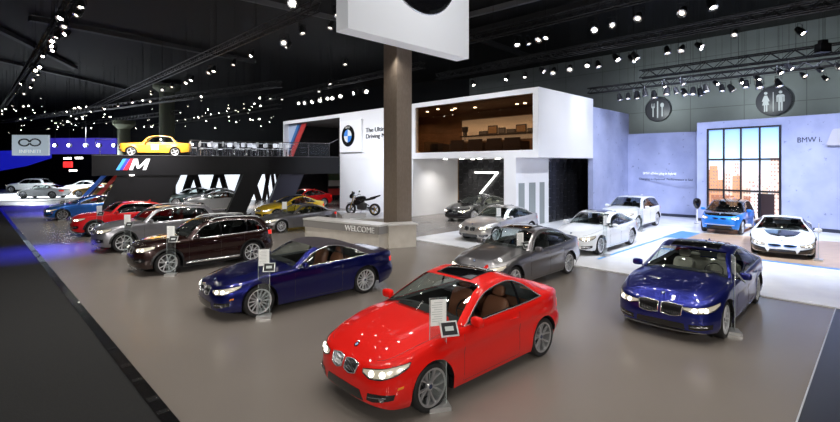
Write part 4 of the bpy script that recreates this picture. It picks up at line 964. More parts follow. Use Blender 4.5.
for j,px in enumerate((440,460,478,497,515)):
    a=apx(px,2.2); so=empty('lounge_sofa',(0,0,0),0,['low dark sofa at the left end of the lounge','dark sofa in front of the shaded lamp','low dark sofa under the smallest leaning picture','low dark sofa under the amber pictures at mid shelf','low dark sofa nearest the right window edge'][j],'sofa','sofas in the upper lounge')
    m=MB(); bx(m,a-.5,a+.5,2.0,2.8,ZB+.5,ZB+.86); m.build('seat',SOF,so); m=MB(); bx(m,a-.5,a+.5,1.85,2.0,ZB+.41,ZB+1.2 if j else ZB+1.05); m.build('backrest',SOF,so)
    for s_ in(-.6,.5):
        m=MB(); bx(m,a+s_,a+s_+.1,1.85,2.8,ZB+.41,ZB+1.0); m.build('armrest',SOF,so)
gb=BP(apx(431,1.2),1.2,0); m=MB(); m.box((gb.x,gb.y,ZB+.76),(.9,.5,.7)); o=m.build('glass_case',glassm('case_glass',(.85,.9,.9),1.)); tag(o,'clear glass display case on the lounge floor at its left end','case')
DL=mat('downlight_glow',(1,1,1),.4,emis=(1,.85,.6),es=18.)
for j,(px,py) in enumerate(((416.5,111),(427.5,110.5),(452,107.5),(517,106.5),(438,133),(455,124.5),(475,122),(525,118.5))):
    z=ZT-.34; Y=(z-CH)*F/(165-py); n=npx(px,0); 
    a=.8+j*1.7; c=BP(apx(px,1.2+.5*(j%4)),1.2+.5*(j%4),z)
    m=MB(); m.lathe([(0,0),(.07,0),(.09,-.02),(.09,.01)],12,c=tuple(c)); 
    o=m.build('downlight',DL,smooth=40); tag(o,'small round warm downlight in the lounge ceiling','downlight','downlights in the lounge ceiling')
# logo square, roundel and slogan on the front
lg=empty('logo_board',(0,0,0),0,'square white raised board with round blue and white emblem on the pavilion front','sign')
a0,a1_=apx(363),apx(341.7); q=BP((a0+a1_)/2,0,0); zt,zb=zat(119.7,q.y)-.05,zat(152.2,q.y)
m=MB(); bx(m,a0,a1_,-.16,-.02,zb,zt); m.build('board',mat('board_white',(.85,.85,.87),.4),lg)
q=BP(apx(349.9),-.17,0); MR=Matrix.Translation((q.x,q.y,zat(136,q.y)))@Matrix(((-U1.x,0,-U2.x,0),(-U1.y,0,-U2.y,0),(0,1,0,0),(0,0,0,1)))
ro=roundel(MR,.80,lg,'emblem'); 
text_mesh('letter','BMW',.24,BWH,MR@Matrix.Translation((0,.56,.045)),lg,ext=.006,align='CENTER')
TXB=mat('text_black',(.02,.02,.025),.5)
for j,(t_,py) in enumerate((('The Ultimate',137.8),('Driving Machine',144.0))):
    q=BP(apx(366),-.03,0); Mt=Matrix.Translation((q.x,q.y,zat(py-5.4,q.y)))@Matrix(((-U1.x,0,-U2.x,0),(-U1.y,0,-U2.y,0),(0,1,0,0),(0,0,0,1)))
    o=text_mesh('slogan_lettering',t_,.45,TXB,Mt,ext=.015,sx=1.22); tag(o,['black slogan line ending behind the column, the upper of two','black slogan line ending behind the column, the lower of two'][j],'lettering')
# soffit downlights under the overhang
DLW=mat('soffit_glow',(1,1,1),.4,emis=(1,.95,.88),es=10.)
for j,(a,n) in enumerate(((2.2,1.6),(3.6,1.6),(5.0,1.6),(6.4,1.6),(7.8,1.6),(3.0,3.4),(5,3.4),(7,3.4))):
    c=BP(a,n,ZB-.005); m=MB(); m.lathe([(0,-.01),(.09,-.01),(.13,-.025),(.14,0)],14,c=tuple(c)); tag(m.build('soffit_light',DLW,smooth=30),'round white downlight in the soffit under the pavilion overhang','downlight','downlights under the pavilion overhang')
# ------------------------------------------------------------------ columns
COLM=noisy('brown_fabric_column',(.19,.15,.115),(.22,.175,.135),14,.85,0,.2,stretch=(1,1,.4))
m=MB(); m.box((0,0,6.4),(.88,.88,12.8)); m.box((0,0,3.6),(.89,.89,.012)); m.box((0,0,7.2),(.89,.89,.012)); o=m.build('column',COLM); o.location=(-.99,20.4,0); o.rotation_euler=(0,0,math.radians(44)); tag(o,'tall square brown fabric-wrapped column rising behind the welcome counter','column'); 
OLV=mat('olive_column',(.13,.145,.10),.8)
for (px,wp,lab,yb) in ((124,11,'olive hall column seen behind the hood of the yellow vintage car',129),(167,14,'olive hall column with a capital rising behind the yellow vintage car',93)):
    Y=52; r=wp/2/F*Y; x=(px-420)/F*Y; zt=zat(yb,Y); c_=empty('hall_column',(x,Y,0),0,lab,'column'); m=MB(); m.lathe([(r,0),(r,zt)],20); m.build('shaft',OLV,c_,smooth=40)
    m=MB(); m.lathe([(r,0),(r*1.8,.5),(r*1.8,.9),(0,.9)],20); o=m.build('capital',OLV,c_,smooth=30); o.location.z=zt
# ------------------------------------------------------------------ big hanging emblem cube
hs=empty('hanging_sign',(0,0,0),0,'huge square white hanging box sign with a black-ringed round emblem above the column','sign')
s0_=P(348,28,4.15*F/137); h0=Vector((s0_.x,s0_.y,0)); 
SGN=mat('sign_white',(.82,.82,.82),.5,emis=(.9,.93,1),es=.22)
m=MB(); q=[h0,h0+U2*5.75,h0+U2*5.75+U1*.62,h0+U1*.62]; m.hexa([v+UZ*7.5 for v in q],[v+UZ*12.7 for v in q]); m.build('box',SGN,hs)
MR=Matrix.Translation(h0+U2*3.13+UZ*10.46+U1*-.01)@Matrix(((U2.x,0,-U1.x,0),(U2.y,0,-U1.y,0),(0,1,0,0),(0,0,0,1)))
roundel(MR,1.78,hs,'emblem'); m=MB(); m.tube([MR@Vector((1.8*math.cos(a),1.8*math.sin(a),.03)) for a in np.linspace(0,2*PI,65)[:-1]],.035,6,closed=True); m.build('silver_ring',CHR,hs,smooth=60)
# ------------------------------------------------------------------ welcome counters and motorcycle
CTW=noisy('counter_cream',(.62,.58,.52),(.68,.64,.58),3,.5); CTG=mat('counter_grey_band',(.30,.29,.28),.35); CTT=mat('counter_top',(.70,.69,.68),.3)
def counter(name,p,q,dep,h,label,band=True,z=0):
    p,q=Vector((*p,z)),Vector((*q,z)); d=(q-p).normalized(); n=Vector((-d.y,d.x,0)); n=n if n.y>0 else -n; r=empty(name,(0,0,0),0,label,'counter')
    def hx(a,b,o0,o1,z0,z1,mt,nm_,e=0.):
        m=MB(); v=[p-d*e+n*o0,q+d*e+n*o0,q+d*e+n*o1,p-d*e+n*o1]; m.hexa([w+UZ*z0 for w in v],[w+UZ*z1 for w in v]); return m.build(nm_,mt,r)
    hx(0,0,0,dep,0.0,h*(.62 if band else .95),CTW,'base'); 
    if band: hx(0,0,-.06,dep+.04,h*.62,h*.93,CTG,'band',.04)
    hx(0,0,-.08,dep+.06,h*.93 if band else h*.95,h,CTT,'top',.06)
    return r,p,q,d,n
r,p,q,d,n=counter('welcome_counter',(-5.15,20.6),(-1.62,18.15),.75,.98,'long cream and grey counter reading WELCOME left of the brown column')
pw=Vector((*(((349-420)/F*19.3),19.3),0)); t=(pw-p).dot(d); pw=p+d*t-n*.075
text_mesh('lettering','WELCOME',.33,mat('letters_silver',(.92,.92,.92),.4),Matrix.Translation(pw+UZ*.64)@Matrix(((d.x,0,-n.x,0),(d.y,0,-n.y,0),(0,1,0,0),(0,0,0,1))),r,ext=.012)
counter('side_counter',(-1.25,18.45),(-.15,18.9),.7,.95,'short cream counter with glass front right of the brown column base',False)
counter('rear_counter',(-3.4,22.8),(-1.85,23.1),.6,.68,'low cream counter between motorcycle plinth and welcome counter',False)
PLN=mat('plinth_white',(.66,.66,.68),.4)
r=empty('motorcycle_plinth',(0,0,0),0,'low white two-step plinth under the motorcycle before the white wall','plinth')
m=MB(); m.hexa([(-4.3,25.6,0),(-2.0,26.0,0),(-2.2,28.8,0),(-5.3,29.4,0)],[(-4.3,25.6,.42),(-2.0,26.0,.42),(-2.2,28.8,.42),(-5.3,29.4,.42)]); m.build('platform',PLN,r)
m=MB(); m.hexa([(-4.2,25.0,0),(-2.95,25.2,0),(-3.0,25.75,0),(-4.2,25.6,0)],[(-4.2,25.0,.68),(-2.95,25.2,.68),(-3.0,25.75,.68),(-4.2,25.6,.68)]); m.build('step_block',PLN,r)
def motorcycle(loc,rz):
    r=empty('motorcycle',loc,rz,'black naked sports motorcycle on the white plinth before the white wall','motorcycle')
    BK=mat('bike_black',(.012,.012,.014),.25,.2,1.); GD=mat('bike_gold',(.45,.30,.08),.3,.9); FR=mat('bike_frame',(.10,.10,.10),.35,.6)
    for nm_,x,R_ in(('front_wheel',.72,.31),('rear_wheel',-.72,.32)):
        m=MB(); m.lathe([(R_-.09,-.06),(R_-.02,-.065),(R_,-.03),(R_,.03),(R_-.02,.065),(R_-.09,.06)],28,'y'); w=m.build(nm_,TYRE,r,smooth=40); w.location=(x,0,R_)
        m=MB(); m.lathe([(R_-.085,-.05),(R_-.11,-.04),(R_-.11,.04),(R_-.085,.05)],28,'y'); 
        for k in range(5):
            a=2*PI*k/5; m.hexa([(.03*math.cos(a+1.5),-.02,.03*math.sin(a+1.5)),(.03*math.cos(a-1.5),-.02,.03*math.sin(a-1.5)),(.21*math.cos(a-.06),-.02,.21*math.sin(a-.06)),(.21*math.cos(a+.06),-.02,.21*math.sin(a+.06))],[(.03*math.cos(a+1.5),.02,.03*math.sin(a+1.5)),(.03*math.cos(a-1.5),.02,.03*math.sin(a-1.5)),(.21*math.cos(a-.06),.02,.21*math.sin(a-.06)),(.21*math.cos(a+.06),.02,.21*math.sin(a+.06))])
        m.lathe([(0,-.07),(.05,-.07),(.05,.07),(0,.07)],12,'y'); m.build('rim',GD if x<0 else FR,w)
    m=MB(); m.se((.12,0,.86),(.62,.34,.30),.7,10,M=Matrix.Rotation(.15,3,'Y')); m.build('fuel_tank',BK,r,smooth=60)
    m=MB(); m.se((-.42,0,.86),(.66,.28,.12),.6,10,M=Matrix.Rotation(.22,3,'Y')); m.build('seat',mat('bike_seat',(.02,.02,.02),.7),r,smooth=60)
    m=MB(); m.hexa([(-.55,-.12,.84),(-.55,.12,.84),(-1.02,.05,1.02),(-1.02,-.05,1.02)],[(-.50,-.13,.96),(-.50,.13,.96),(-1.04,.06,1.10),(-1.04,-.06,1.10)]); m.build('tail_section',BK,r)
    m=MB(); m.se((.05,0,.47),(.52,.38,.40),.5,10); m.build('engine',FR,r,smooth=60)
    m=MB(); m.tube([(.48,0,.92),(.1,.16,.66),(-.3,.16,.5)],.03); m.tube([(.48,0,.92),(.1,-.16,.66),(-.3,-.16,.5)],.03); m.build('frame',FR,r,smooth=60)
    m=MB(); m.tube([(-.25,.10,.42),(-.72,.11,.32)],.035); m.tube([(-.25,-.10,.42),(-.72,-.11,.32)],.035); m.build('swing_arm',FR,r,smooth=60)
    for s in(-1,1):
        m=MB(); m.tube([(.72,s*.10,.31),(.50,s*.10,.98)],.028); m.build('fork',GD,r,smooth=60)
        m=MB(); m.tube([(.40,s*.06,1.02),(.42,s*.25,1.06),(.33,s*.38,1.04)],.017); m.build('handlebar',BLK,r,smooth=60)
        m=MB(); m.tube([(.40,s*.28,1.06),(.42,s*.34,1.2)],.008); m.se((.41,s*.37,1.23),(.04,.15,.09),.6,8); m.build('mirror',BLK,r,smooth=60)
    m=MB(); m.se((.66,0,.98),(.22,.26,.24),.7,10); m.build('headlight',BK,r,smooth=60)
    m=MB(); m.hexa([(.70,-.12,1.06),(.70,.12,1.06),(.55,.12,1.08),(.55,-.12,1.08)],[(.56,-.08,1.22),(.56,.08,1.22),(.53,.08,1.22),(.53,-.08,1.22)]); m.build('windscreen',GBLK,r)
    m=MB(); m.tube([(.3,-.14,.40),(.1,-.2,.25),(-.3,-.2,.28),(-.62,-.2,.40)],[.03,.035,.05,.06],10); m.build('exhaust',ALU,r,smooth=60)
    m=MB(); m.hexa([(.95,-.06,.60),(.95,.06,.60),(.60,.06,.66),(.60,-.06,.66)],[(.93,-.06,.62),(.93,.06,.62),(.60,.06,.69),(.60,-.06,.69)]); m.build('mudguard',BK,r)
    m=MB(); m.tube([(0,.12,.3),(.02,.28,.0)],.012); m.build('side_stand',BLK,r)
    m=MB(); m.se((.22,0,.66),(.62,.42,.34),.7,10); m.build('side_fairing',BK,r,smooth=60); r.scale=(1.1,)*3
motorcycle((-3.35,26.9,.424),math.radians(158))
# ------------------------------------------------------------------ black deck of the sports-car booth
DK=mat('deck_black',(.005,.005,.007),.4,spec=.3); NVY=mat('deck_navy',(.035,.037,.065),.4)
Dl=Vector((-20.2,28.3,0)); Dr=BP(aLg,0,0); DD=(Dr-Dl).normalized(); DN=Vector((-DD.y,DD.x,0)); DLn=(Dr-Dl).length
def DP(t,n,z): return Dl+DD*t+DN*n+UZ*z
def tpx(px,n=0.):
    k=(px-420)/F; c=Dl+DN*n; return (c.x-c.y*k)/(DD.y*k-DD.x)
def dbox(mb,t0,t1,n0,n1,z0,z1,sh=0.,mi=0):
    mb.hexa([DP(t0-sh,n0,z0),DP(t1-sh,n0,z0),DP(t1-sh,n1,z0),DP(t0-sh,n1,z0)],[DP(t0,n0,z1),DP(t1,n0,z1),DP(t1,n1,z1),DP(t0,n1,z1)],mi)
ZD=3.94; ZU=2.68
r=empty('booth_deck',(0,0,0),0,'long black raised deck carrying the yellow vintage car over the sports cars','deck')
m=MB(); dbox(m,0,DLn,0,9,ZU,ZD); m.build('platform',DK,r)
m=MB(); dbox(m,0,DLn,-.05,.02,ZD,ZD+.05); m.build('edge_strip',mat('deck_edge',(.10,.10,.11),.3,.5),r)
for (p0,p1,s,n0,n1,mt_) in ((117,181,1.1,.1,1.0,DK),(244,263,1.1,.3,1.2,DK),(282,305,1.1,.3,1.0,NVY)):
    m=MB(); dbox(m,tpx(p0),tpx(p1),n0,n1,0,ZU,s); m.build('slanted_leg',mt_,r)
# slanted coloured stripes left of the logo
for nm_,p0,p1,mt_,n0 in (('blue_stripe',102,107,mat('booth_blue',(.02,.10,.42),.35,emis=(.02,.12,.55),es=.25),.0),('navy_stripe',107.6,109.6,mat('booth_navy',(.01,.02,.10),.35),.0),('red_stripe',115,120,mat('booth_red',(.45,.02,.02),.35,emis=(.5,.03,.02),es=.15),.0)):
    m=MB(); dbox(m,tpx(p0,3.4),tpx(p1,3.4),3.4,3.55,.0,ZU,2.1); m.build(nm_,mt_,r)
# logo on fascia: blue, navy-less, red slashes and the letter
lgm=empty('fascia_logo',(0,0,0),0,'slanted blue and red bars with silver letter M on the black deck fascia','sign')
def sl(p0,p1,mt_,nm_,y0=170.,y1=158.8,shp=7.):
    m=MB(); Yc=DP(tpx((p0+p1)/2),0,0).y; z0,z1=zat(y0,Yc),zat(y1,Yc); f=tpx(p0); g=tpx(p1); sh=tpx(p0+shp)-f
    m.hexa([DP(f,-.06,z0),DP(g,-.06,z0),DP(g,0,z0),DP(f,0,z0)],[DP(f+sh,-.06,z1),DP(g+sh,-.06,z1),DP(g+sh,0,z1),DP(f+sh,0,z1)]); m.build(nm_,mt_,lgm)
ML=mat('logo_light_blue',(.05,.28,.75),.3,emis=(.05,.3,.9),es=.8); MR_=mat('logo_red',(.7,.02,.04),.3,emis=(.9,.02,.04),es=.6); MW=mat('logo_silver',(.8,.8,.82),.3,emis=(.9,.9,.95),es=.7); MD_=mat('logo_navy',(.03,.05,.35),.3,emis=(.04,.06,.5),es=.5)
sl(116,119.5,ML,'blue_bar'); sl(119.5,123.2,MD_,'navy_bar'); sl(123.2,127.5,MR_,'red_bar')
f=tpx(129.3); g=tpx(146); Yc=DP(f,0,0).y; z0,z1=zat(170,Yc),zat(158.8,Yc); w=g-f; sh=.42
def mp(u,v): return DP(f+u*w+sh*v*0.55,-.06,z0+(z1-z0)*v)
m=MB()
for quad in (((0,0),(.2,0),(.2,1),(0,1)),((.0,1),(.24,1),(.58,.15),(.42,.15)),((.42,.15),(.58,.15),(1.,1),(.76,1)),((.80,0),(1.,0),(1.,1),(.80,1))):
    m.prism([mp(u,v) for u,v in quad],DN*.06)
m.build('letter',MW,lgm,merge=False)
# small lamp under fascia
m=MB(); c=DP(tpx(132),-.1,zat(175.3,29.5)); m.lathe([(0,0),(.12,-.02),(.14,.05),(0,.06)],12,c=tuple(c)); tag(m.build('spot_lamp',DLW),'small white lamp under the deck fascia below the letter M','lamp')
# railing on the deck
RLM=mat('rail_steel',(.45,.46,.50),.25,1.)
rl=empty('deck_railing',(0,0,0),0,'long steel and glass railing along the edge of the raised deck','railing')
t0_,t1_=tpx(190),DLn-.02
m=MB(); m.tube([DP(t0_,.15,ZD+1.08),DP(t1_-.8,.15,ZD+1.08),DP(t1_,.15,ZD+1.45)],.036,6); m.build('handrail',RLM,rl)
m=MB(); k=0
for t in np.arange(t0_,t1_,1.6):
    m=MB(); m.tube([DP(t,.15,ZD),DP(t,.15,ZD+1.08)],.022,5); m.build('post',RLM,rl)
    if t+1.6<t1_:
        m=MB(); dbox(m,t+.06,t+1.54,.145,.155,ZD+.12,ZD+.98); m.build('glass_panel',glassm('rail_glass',(.96,.97,.98),1.,.0,.03,(.5,.55,.65)),rl)
rl2=empty('side_railing',(0,0,0),0,'thin steel wire railing on the deck left of the yellow vintage car','railing')
m=MB(); m.tube([DP(.2,.15,ZD+.5),DP(tpx(95),.15,ZD+1.0),DP(tpx(112),.3,ZD+1.05)],.022,6); m.build('handrail',RLM,rl2)
for t in np.arange(.4,tpx(108),2.2): m=MB(); m.tube([DP(t,.15,ZD),DP(t,.15,ZD+.75)],.02,5); m.build('post',RLM,rl2)
rl3=empty('rear_railing',(0,0,0),0,'steel railing along the rear edge of the raised deck behind the tables','railing')
m=MB(); m.tube([DP(1,8.8,ZD+1.05),DP(DLn-.5,8.8,ZD+1.05)],.03,6); m.tube([DP(1,8.8,ZD+.6),DP(DLn-.5,8.8,ZD+.6)],.02,6); m.build('handrail',RLM,rl3)
for t in np.arange(1,DLn-.5,2.4): m=MB(); m.tube([DP(t,8.8,ZD),DP(t,8.8,ZD+1.05)],.025,5); m.build('post',RLM,rl3)
# bistro tables and chairs up there
tp=empty('bistro_table',(0,0,-50),0,'tall round white bistro table on the raised deck behind the railing','table','bistro tables on the raised deck')
m=MB(); m.lathe([(0,1.0),(.35,1.0),(.35,1.03),(0,1.03)],20); m.build('table_top',mat('table_white',(.85,.85,.88),.3),tp); m=MB(); m.tube([(0,0,0),(0,0,1.0)],.035,8); m.build('pedestal',RLM,tp); m=MB(); m.lathe([(0,0),(.26,0),(.26,.02),(0,.03)],20); m.build('base',RLM,tp)
ch=empty('bistro_chair',(0,0,-50),0,'white metal bistro chair on the raised deck behind the railing','chair','bistro chairs on the raised deck')
m=MB(); m.se((0,0,.62),(.42,.42,.05),.4,6); m.build('seat',mat('table_white',(.85,.85,.88),.3),ch); m=MB(); m.se((-.2,0,.92),(.04,.40,.34),.4,6); m.build('backrest',mat('table_white',(.85,.85,.88),.3),ch)
for sx_ in(-1,1):
    for sy_ in(-1,1): m=MB(); m.tube([(sx_*.16,sy_*.16,.61),(sx_*.21,sy_*.21,0)],.016,5); m.build('leg',RLM,ch)
rnd=random.Random(11); first=True
for i,px in enumerate((204,214,225,236,247,258,268,279,290,212,230,251)):
    n=2.0 if i<9 else 4.2; t=tpx(px,n); loc=DP(t,n,ZD+.002)
    if first: tp.location=loc; first=False
    else: dup_tree(tp,loc)
    for j,a in enumerate((0.4,2.6)):
        a+=rnd.uniform(-.4,.4)+1.2; cl=loc+Vector((math.cos(a),math.sin(a),0))*.72
        if i==0 and j==0: ch.location=cl; ch.rotation_euler=(0,0,a+PI)
        else: dup_tree(ch,cl,a+PI)
# back-lit white wall with black slanted bars behind the lower level
BW=mat('backlit_white',(.85,.87,.95),.5,emis=(.85,.92,1),es=1.1)
m=MB(); dbox(m,tpx(176,12),tpx(284,12),12,12.2,0,ZU+.4); o=m.build('backlit_wall',BW); tag(o,'glowing white wall behind the sports cars under the deck','wall')
br_=empty('slanted_screen',(0,0,0),0,'black zigzag bars standing before the glowing white wall under the deck','screen')
for (p0,p1,q0,q1) in ((178,186,190,198),(200,206,190,196),(206,212,216,222),(226,232,216,222),(231,240,243,252),(256,262,246,252),(262,266,268,272),(268,270,264,266),(274,277,270,273),(280,292,274,286)):
    m=MB(); n=11.7; a_=[tpx(x,n) for x in (p0,p1,q0,q1)]
    m.hexa([DP(a_[0],n,0),DP(a_[1],n,0),DP(a_[1],n+.2,0),DP(a_[0],n+.2,0)],[DP(a_[2],n,ZU+.5),DP(a_[3],n,ZU+.5),DP(a_[3],n+.2,ZU+.5),DP(a_[2],n+.2,ZU+.5)]); m.build('bar',DK,br_)
m=MB(); dbox(m,tpx(284,12),DLn+4,12,12.3,0,ZU+.8); tag(m.build('wall_booth_back',DK),kind='structure')
pt=empty('track_poster',(0,0,0),0,'dark poster with green and red bands under the right end of the deck','poster')
m=MB(); n=8; dbox(m,tpx(328,n),tpx(340,n),n,n+.1,.2,3.2); m.build('board',DK,pt); m=MB(); dbox(m,tpx(328.5,n),tpx(340,n),n-.02,n,1.9,2.6); m.build('green_band',mat('poster_green',(.05,.10,.05),.5),pt); m=MB(); dbox(m,tpx(328.5,n),tpx(340,n),n-.02,n,1.35,1.9); m.build('grey_band',mat('poster_grey',(.3,.32,.33),.5),pt); m=MB(); dbox(m,tpx(328.5,n),tpx(340,n),n-.02,n,.5,1.1); m.build('red_band',mat('poster_red',(.35,.02,.02),.5),pt)
# ------------------------------------------------------------------ far left stand
inf=empty('hanging_board',(0,0,0),0,'silver hanging board with oval emblem and INFINITI lettering at far left','sign')
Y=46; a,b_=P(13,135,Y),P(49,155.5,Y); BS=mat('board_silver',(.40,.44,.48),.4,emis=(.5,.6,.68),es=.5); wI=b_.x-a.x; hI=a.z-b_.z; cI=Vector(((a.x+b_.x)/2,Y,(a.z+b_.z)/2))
m=MB(); m.box(cI,(wI,.25,hI)); m.build('board',BS,inf)
m=MB(); cc=cI+Vector((0,-.16,hI*.13))
for s in(-1,1): m.tube([cc+Vector((s*(.55+.52*math.cos(t))*1.0,0,.34*math.sin(t))) for t in np.linspace(-2.9,3.0,24)],.075,5)
m.build('emblem',mat('emblem_dark',(.05,.05,.06),.2,.8),inf,smooth=60)
text_mesh('lettering','INFINITI',.48,mat('letters_grey',(.75,.8,.85),.3,emis=(.8,.9,1),es=.5),Matrix.Translation(cI+Vector((0,-.135,-hI*.38)))@Matrix.Rotation(PI/2,4,'X'),inf,ext=.01,align='CENTER',sx=1.25)
for q in(-.4,.4): m=MB(); m.tube([cI+Vector((q*wI,0,hI/2)),Vector((cI.x+q*wI,Y,12.8))],.012,4); m.build('hanger_wire',BLK,inf)
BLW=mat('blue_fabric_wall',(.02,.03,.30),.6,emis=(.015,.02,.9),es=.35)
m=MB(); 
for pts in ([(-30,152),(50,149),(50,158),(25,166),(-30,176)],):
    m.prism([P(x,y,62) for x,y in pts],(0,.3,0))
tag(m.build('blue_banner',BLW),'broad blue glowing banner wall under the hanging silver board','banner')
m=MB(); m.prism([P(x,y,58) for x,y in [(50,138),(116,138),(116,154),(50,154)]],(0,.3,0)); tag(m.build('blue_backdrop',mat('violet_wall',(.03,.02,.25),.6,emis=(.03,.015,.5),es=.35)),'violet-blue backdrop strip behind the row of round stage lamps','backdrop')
RLB=mat('blue_lamp_glow',(1,1,1),.4,emis=(.55,.6,1),es=20.)
for j,px in enumerate((54.5,68.5,85,98.5,113.5)):
    c=P(px,145.3,50); lb=empty('round_lamp',c,0,'round bluish-white lamp in the row right of the silver hanging board, '+['leftmost','second from the left','middle one','second from the right','nearest the vintage car'][j],'lamp','row of blue stage lamps')
    m=MB(); m.lathe([(0,-.02),(.17,-.02)],16,'y'); m.build('lens',RLB,lb); m=MB(); m.lathe([(.18,-.05),(.24,-.02),(.22,.25),(0,.3)],16,'y'); m.build('housing',BLK,lb); m=MB(); m.tube([(0,.1,.2),(0,.1,12.8-c.z)],.02,4); m.build('hanger',BLK,lb)
rs=mat('red_sign_glow',(.6,.01,.01),.4,emis=(1,.02,.02),es=1.5)
m=MB(); m.box(P(68,164.5,48),(.85,.2,.6)); tag(m.build('red_sign',rs),'small glowing red sign block beneath the round blue lamps','sign')
for j,(px,py) in enumerate(((67.5,158.3),(79,158),(73,170.5))):
    m=MB(); m.box(P(px,py,48.5),(.7,.15,.16)); tag(m.build('white_light_bar',DLW),'small white light bar '+['just above the red sign block','to the upper right of the red sign block','just below the red sign block'][j],'lamp')
poly_floor('floor_left_stand',[(-50,41.8),(-34.5,41.8),(-34.5,62),(-60,62)],.05,WF,.05)
# charging post near the electric hatchback
c=Vector((*G(697,224),0)); cp=empty('charging_post',(c.x,c.y,0.05),0,'white charging post topped by a black pod left of the small blue electric car','charger')
m=MB(); m.lathe([(0,0),(.16,0),(.16,.03),(.05,.06),(.045,.85),(0,.85)],16); m.build('pole',PLN,cp,smooth=40)
m=MB(); m.se((0,0,1.12),(.42,.30,.62),.8,12); m.v=[(x*(.55+.45*min(1,(z-.8)/.35)),y,z) for x,y,z in m.v]; m.build('pod',GBLK,cp,smooth=60)
# ------------------------------------------------------------------ info stands
ACR=glassm('acrylic',(.93,.96,.96),1.,.0,.03,(.55,.6,.6)); PAP=mat('paper_sheet',(.90,.92,.91),.6); PRT=mat('paper_print',(.55,.58,.58),.6)
def stand(px,py,h,rz,label,w=.24,tab=1,paper=1,face=None,z0=0.,tabz=1.12,tabo=.0):
    x,y=G(px,py); r=empty('info_stand',(x,y,z0),rz,label,'info stand')
    m=MB(); m.box((0,0,.03),(w+.07,.24,.06)); m.build('base',mat('stand_base',(.55,.55,.55),.3,.6),r)
    m=MB(); m.box((0,0,h/2+.04),(w,.014,h-.08)); m.build('acrylic_panel',ACR,r)
    m=MB(); m.tube([(-w/2,0,.06),(-w/2,0,h),(w/2,0,h),(w/2,0,.06)],.0055,4); m.build('panel_edge',mat('polished_edge',(.62,.68,.68),.25,.3),r)
    if paper:
        m=MB(); m.box((0,-.014,h-.20),(w-.02,.006,.36)); s=m.build('paper_sheet',PAP,r)
        m=MB(); 
        for k in range(9): m.box((-.02 if k%3 else 0,-.019,h-.06-.032*k),(w*.62 if k%3 else w*.5,.002,.008))
        m.build('printed_lines',PRT,s)
    if tab:
        T=Matrix.Translation((w*.5+tabo,-.12,tabz))@Matrix.Rotation(math.radians(52),4,'X')
        m=MB(); m.box((0,0,0),(.25,.21,.02)); t=m.build('tablet',mat('tablet_silver',(.45,.46,.46),.3,.6),r,M=T)
        m=MB(); m.box((0,0,.012),(.21,.17,.006)); m.build('screen',mat('screen_dark',(.012,.013,.016),.35,spec=.2),t,M=T)
        m=MB(); m.box((0,.0,.017),(.12,.06,.002)); m.build('screen_image',mat('screen_image',(.35,.38,.38),.3,emis=(.4,.45,.45),es=.12),t,M=T)
        m=MB(); m.tube([(w*.4+tabo,-.0,tabz-.02),(w*.4+tabo,-.12,tabz-.02)],.02); m.build('arm',BLK,t)
    return r
RZ=math.radians(-22)
stand(438,408,1.52,math.radians(15),'clear info stand with paper and tablet beside the red coupe')
stand(264,317.5,1.52,math.radians(12),'clear info stand with paper and tablet beside the dark blue convertible')
stand(171,275.5,1.52,math.radians(5),'clear info stand with paper and tablet before the brown crossover')
stand(127.5,254,1.5,math.radians(5),'clear info stand with paper before the silver crossover')
stand(99.5,238,1.5,math.radians(5),'clear info stand with paper before the small red crossover')
stand(62,221,1.1,0,'clear info stand at the nose of the bright blue coupe',paper=0)
stand(733,333,1.55,math.radians(70),'clear info stand with tilted tablet beside the blue flagship sedan',tabo=-.1)
stand(520,285,1.48,math.radians(25),'clear info stand with paper beside the dark grey sedan')
stand(498.5,242,1.5,math.radians(25),'clear info stand with paper beside the silver compact sedan',tab=0)
stand(605,257,1.5,math.radians(35),'clear info stand with paper beside the white sedan',z0=.03,paper=1)
stand(641.5,232,1.5,math.radians(35),'clear info stand with paper beside the white off-roader',z0=.03,tab=0)
stand(818.5,262,1.3,math.radians(45),'clear info stand at the front corner of the white electric sports car',z0=.045,tab=0)
stand(284.5,231,1.5,math.radians(10),'clear info stand with paper before the dark grey sedan near the welcome counter',tab=0)
# ------------------------------------------------------------------ the cars
HD=math.radians(225)
RED=mat('paint_red',(.72,.008,.004),.55,0,1.,spec=.15); NAVY=mat('paint_deep_blue',(.004,.007,.12),.28,.75,1.); ROYAL=mat('paint_royal_blue',(.016,.024,.24),.30,.8,1.)
GREY=mat('paint_mineral_grey',(.24,.235,.25),.28,.85,1.); SILV=mat('paint_silver',(.55,.53,.51),.32,.75,1.); SLV2=mat('paint_space_silver',(.30,.30,.33),.32,.7,1.)
BRN=mat('paint_dark_brown',(.022,.007,.006),.25,.5,1.); BLU=mat('paint_bright_blue',(.01,.11,.45),.35,.4,1.); WHP=mat('paint_white',(.78,.80,.82),.4,0,1.); BLKP=mat('paint_black',(.012,.012,.014),.25,.4,1.)
YEL=mat('paint_yellow',(.75,.50,.01),.4,.1,1.); ORG=mat('paint_orange_yellow',(.90,.42,.03),.4,0,1.); IBL=mat('paint_electric_blue',(.02,.22,.75),.35,.4,1.); RD2=mat('paint_bright_red',(.70,.006,.010),.5,0,1.,spec=.2); GLD=mat('paint_gold',(.45,.30,.10),.35,.6,1.)
def C_(name,label,cat,spc,px,py,head=HD,z0=0.,group=None,hi=None,**k):
    sp=spec(spc,**k)
    if hi is not None: sp['hi']=hi
    return build_car(name,label,cat,sp,G(px,py),head,group,z0)
K1=C_('coupe','bright red two-door coupe with dark sunroof, nearest the camera','car',COUPE,432.5,412.5,paint=RED,head=math.radians(222.5),zs=1.085,W=1.90,nose=.78,fo=.85)
